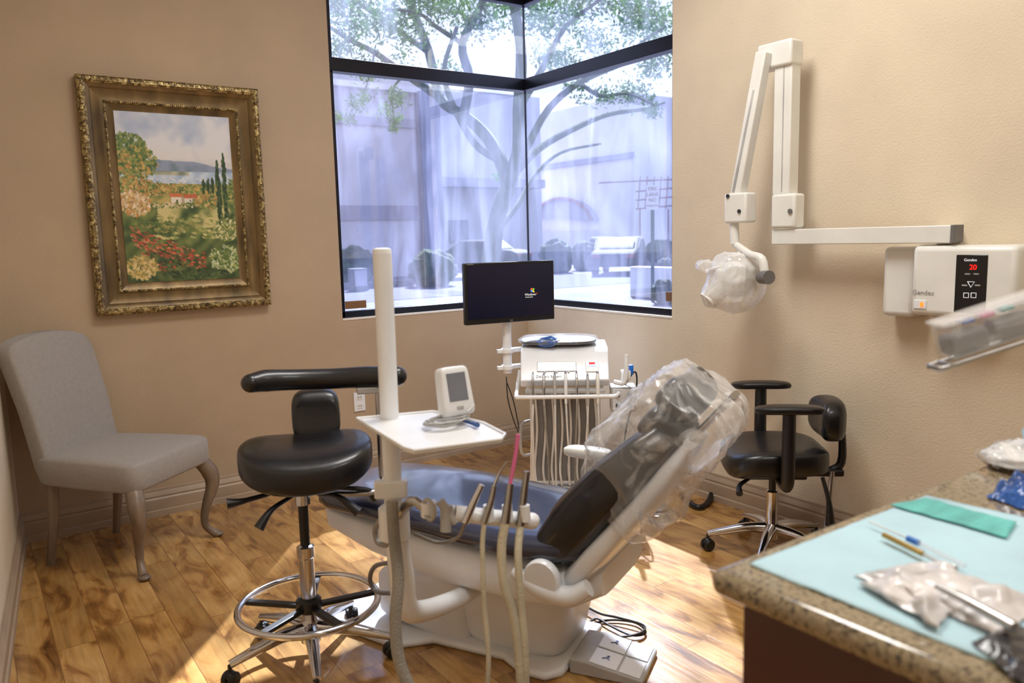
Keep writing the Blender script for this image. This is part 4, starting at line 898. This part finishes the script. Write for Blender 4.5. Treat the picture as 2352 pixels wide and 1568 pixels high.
def clus(u,v,r,cnt,dz=0,s=.05,droop=1):
    for _ in range(cnt):
        x,y=random.gauss(0,r*.55),random.gauss(0,r*.5*droop); leaf(at(u+x,v+y,d=TD+dz+random.gauss(0,.5)),s*random.uniform(.6,1.4))
for u in range(740,1560,36):
    clus(u+random.uniform(-15,15),random.uniform(-30,50),55,300,random.uniform(-2,2))
for u,v,r,c in((800,110,60,380),(850,170,45,260),(900,230,35,240),(830,240,30,170),(790,270,22,100),(905,280,18,80),(940,100,60,150),(1030,150,40,100),(1100,60,60,160),(1250,60,60,280),(1320,120,60,300),(1400,100,60,320),(1470,60,60,380),(1500,150,50,320),(1460,210,45,240),(1510,240,25,140),(1390,210,35,140),(1340,200,30,90),(1140,410,14,50),(1260,130,40,120)):
    for _ in range(3): clus(u+random.gauss(0,r*.5),v+random.gauss(0,r*.4),r*.6,int(c*.5),random.uniform(-1.5,1.5),s=.042)
MB().add(lv,lf).build('foliage','leaf',tree,world=True,smooth=False,norm=False)
lv=[];lf=[]
SD=V((.62,.78,.93)).normalized()
for _ in range(32):
    c_=V((random.uniform(-2.6,.3),random.uniform(-3.6,-.6),0))+SD*random.uniform(13,19)
    R_=random.uniform(.16,.34)
    for k in range(50): leaf(c_+V((random.gauss(0,R_*.8),random.gauss(0,R_*.8),random.gauss(0,R_*.5))),random.uniform(.05,.11))
MB().add(lv,lf).build('upper_foliage','leaf',tree,world=True,smooth=False,norm=False)
# ---------------------------------------------------------------- LIGHT
s=bpy.data.lights.new('sun','SUN'); s.energy=21; s.angle=.012; s.color=(.97,.985,1); so=bpy.data.objects.new('sun',s); COL.objects.link(so)
so.rotation_euler=(-SD).to_track_quat('-Z','Y').to_euler()
def area(name,loc,sx,sy,e,col,tgt=None,portal=False):
    l=bpy.data.lights.new(name,'AREA'); l.shape='RECTANGLE'; l.size=sx; l.size_y=sy; l.energy=e; l.color=col
    o=bpy.data.objects.new(name,l); COL.objects.link(o); o.location=loc
    if tgt is not None: o.rotation_euler=(V(tgt)-V(loc)).to_track_quat('-Z','Z').to_euler()
    if portal: l.cycles.is_portal=True
    return o
area('ceiling_panel_a',(-1.5,-2.3,CH-.03),1.2,.6,52,(1,.98,.945))
area('ceiling_panel_b',(-1.8,-4.5,CH-.03),1.2,.6,36,(1,.98,.945))
area('portal_a',(-.65,.12,1.95),1.3,2.0,1,(1,1,1),(-.65,-2,1.95),True)
area('portal_b',(.12,-.65,1.95),1.3,2.0,1,(1,1,1),(-2,-.65,1.95),True)
w=bpy.data.worlds.new('sky'); sc.world=w; w.use_nodes=True; nt_=w.node_tree; bgn=nt_.nodes['Background']
tc=nt_.nodes.new('ShaderNodeTexCoord'); sp=nt_.nodes.new('ShaderNodeSeparateXYZ'); nt_.links.new(tc.outputs['Generated'],sp.inputs[0])
rp=nt_.nodes.new('ShaderNodeValToRGB'); rp.color_ramp.elements[0].color=(.86,.90,1,1); rp.color_ramp.elements[1].color=(.46,.60,1,1); rp.color_ramp.elements[1].position=.9
nt_.links.new(sp.outputs[2],rp.inputs[0]); nt_.links.new(rp.outputs[0],bgn.inputs[0]); bgn.inputs[1].default_value=1.85
# ---------------------------------------------------------------- CAMERA
cd=bpy.data.cameras.new('camera'); cam=bpy.data.objects.new('camera',cd); COL.objects.link(cam)
cd.sensor_width=36; cd.lens=36*F/2352; cd.clip_start=.05; cd.clip_end=300
R=Matrix((dX,dY,dZ)); cam.matrix_world=Matrix.Translation(CAM)@R.to_4x4()
cd.dof.use_dof=True; cd.dof.focus_distance=3.9; cd.dof.aperture_fstop=3.2
sc.camera=cam
sc.view_settings.view_transform='Standard'
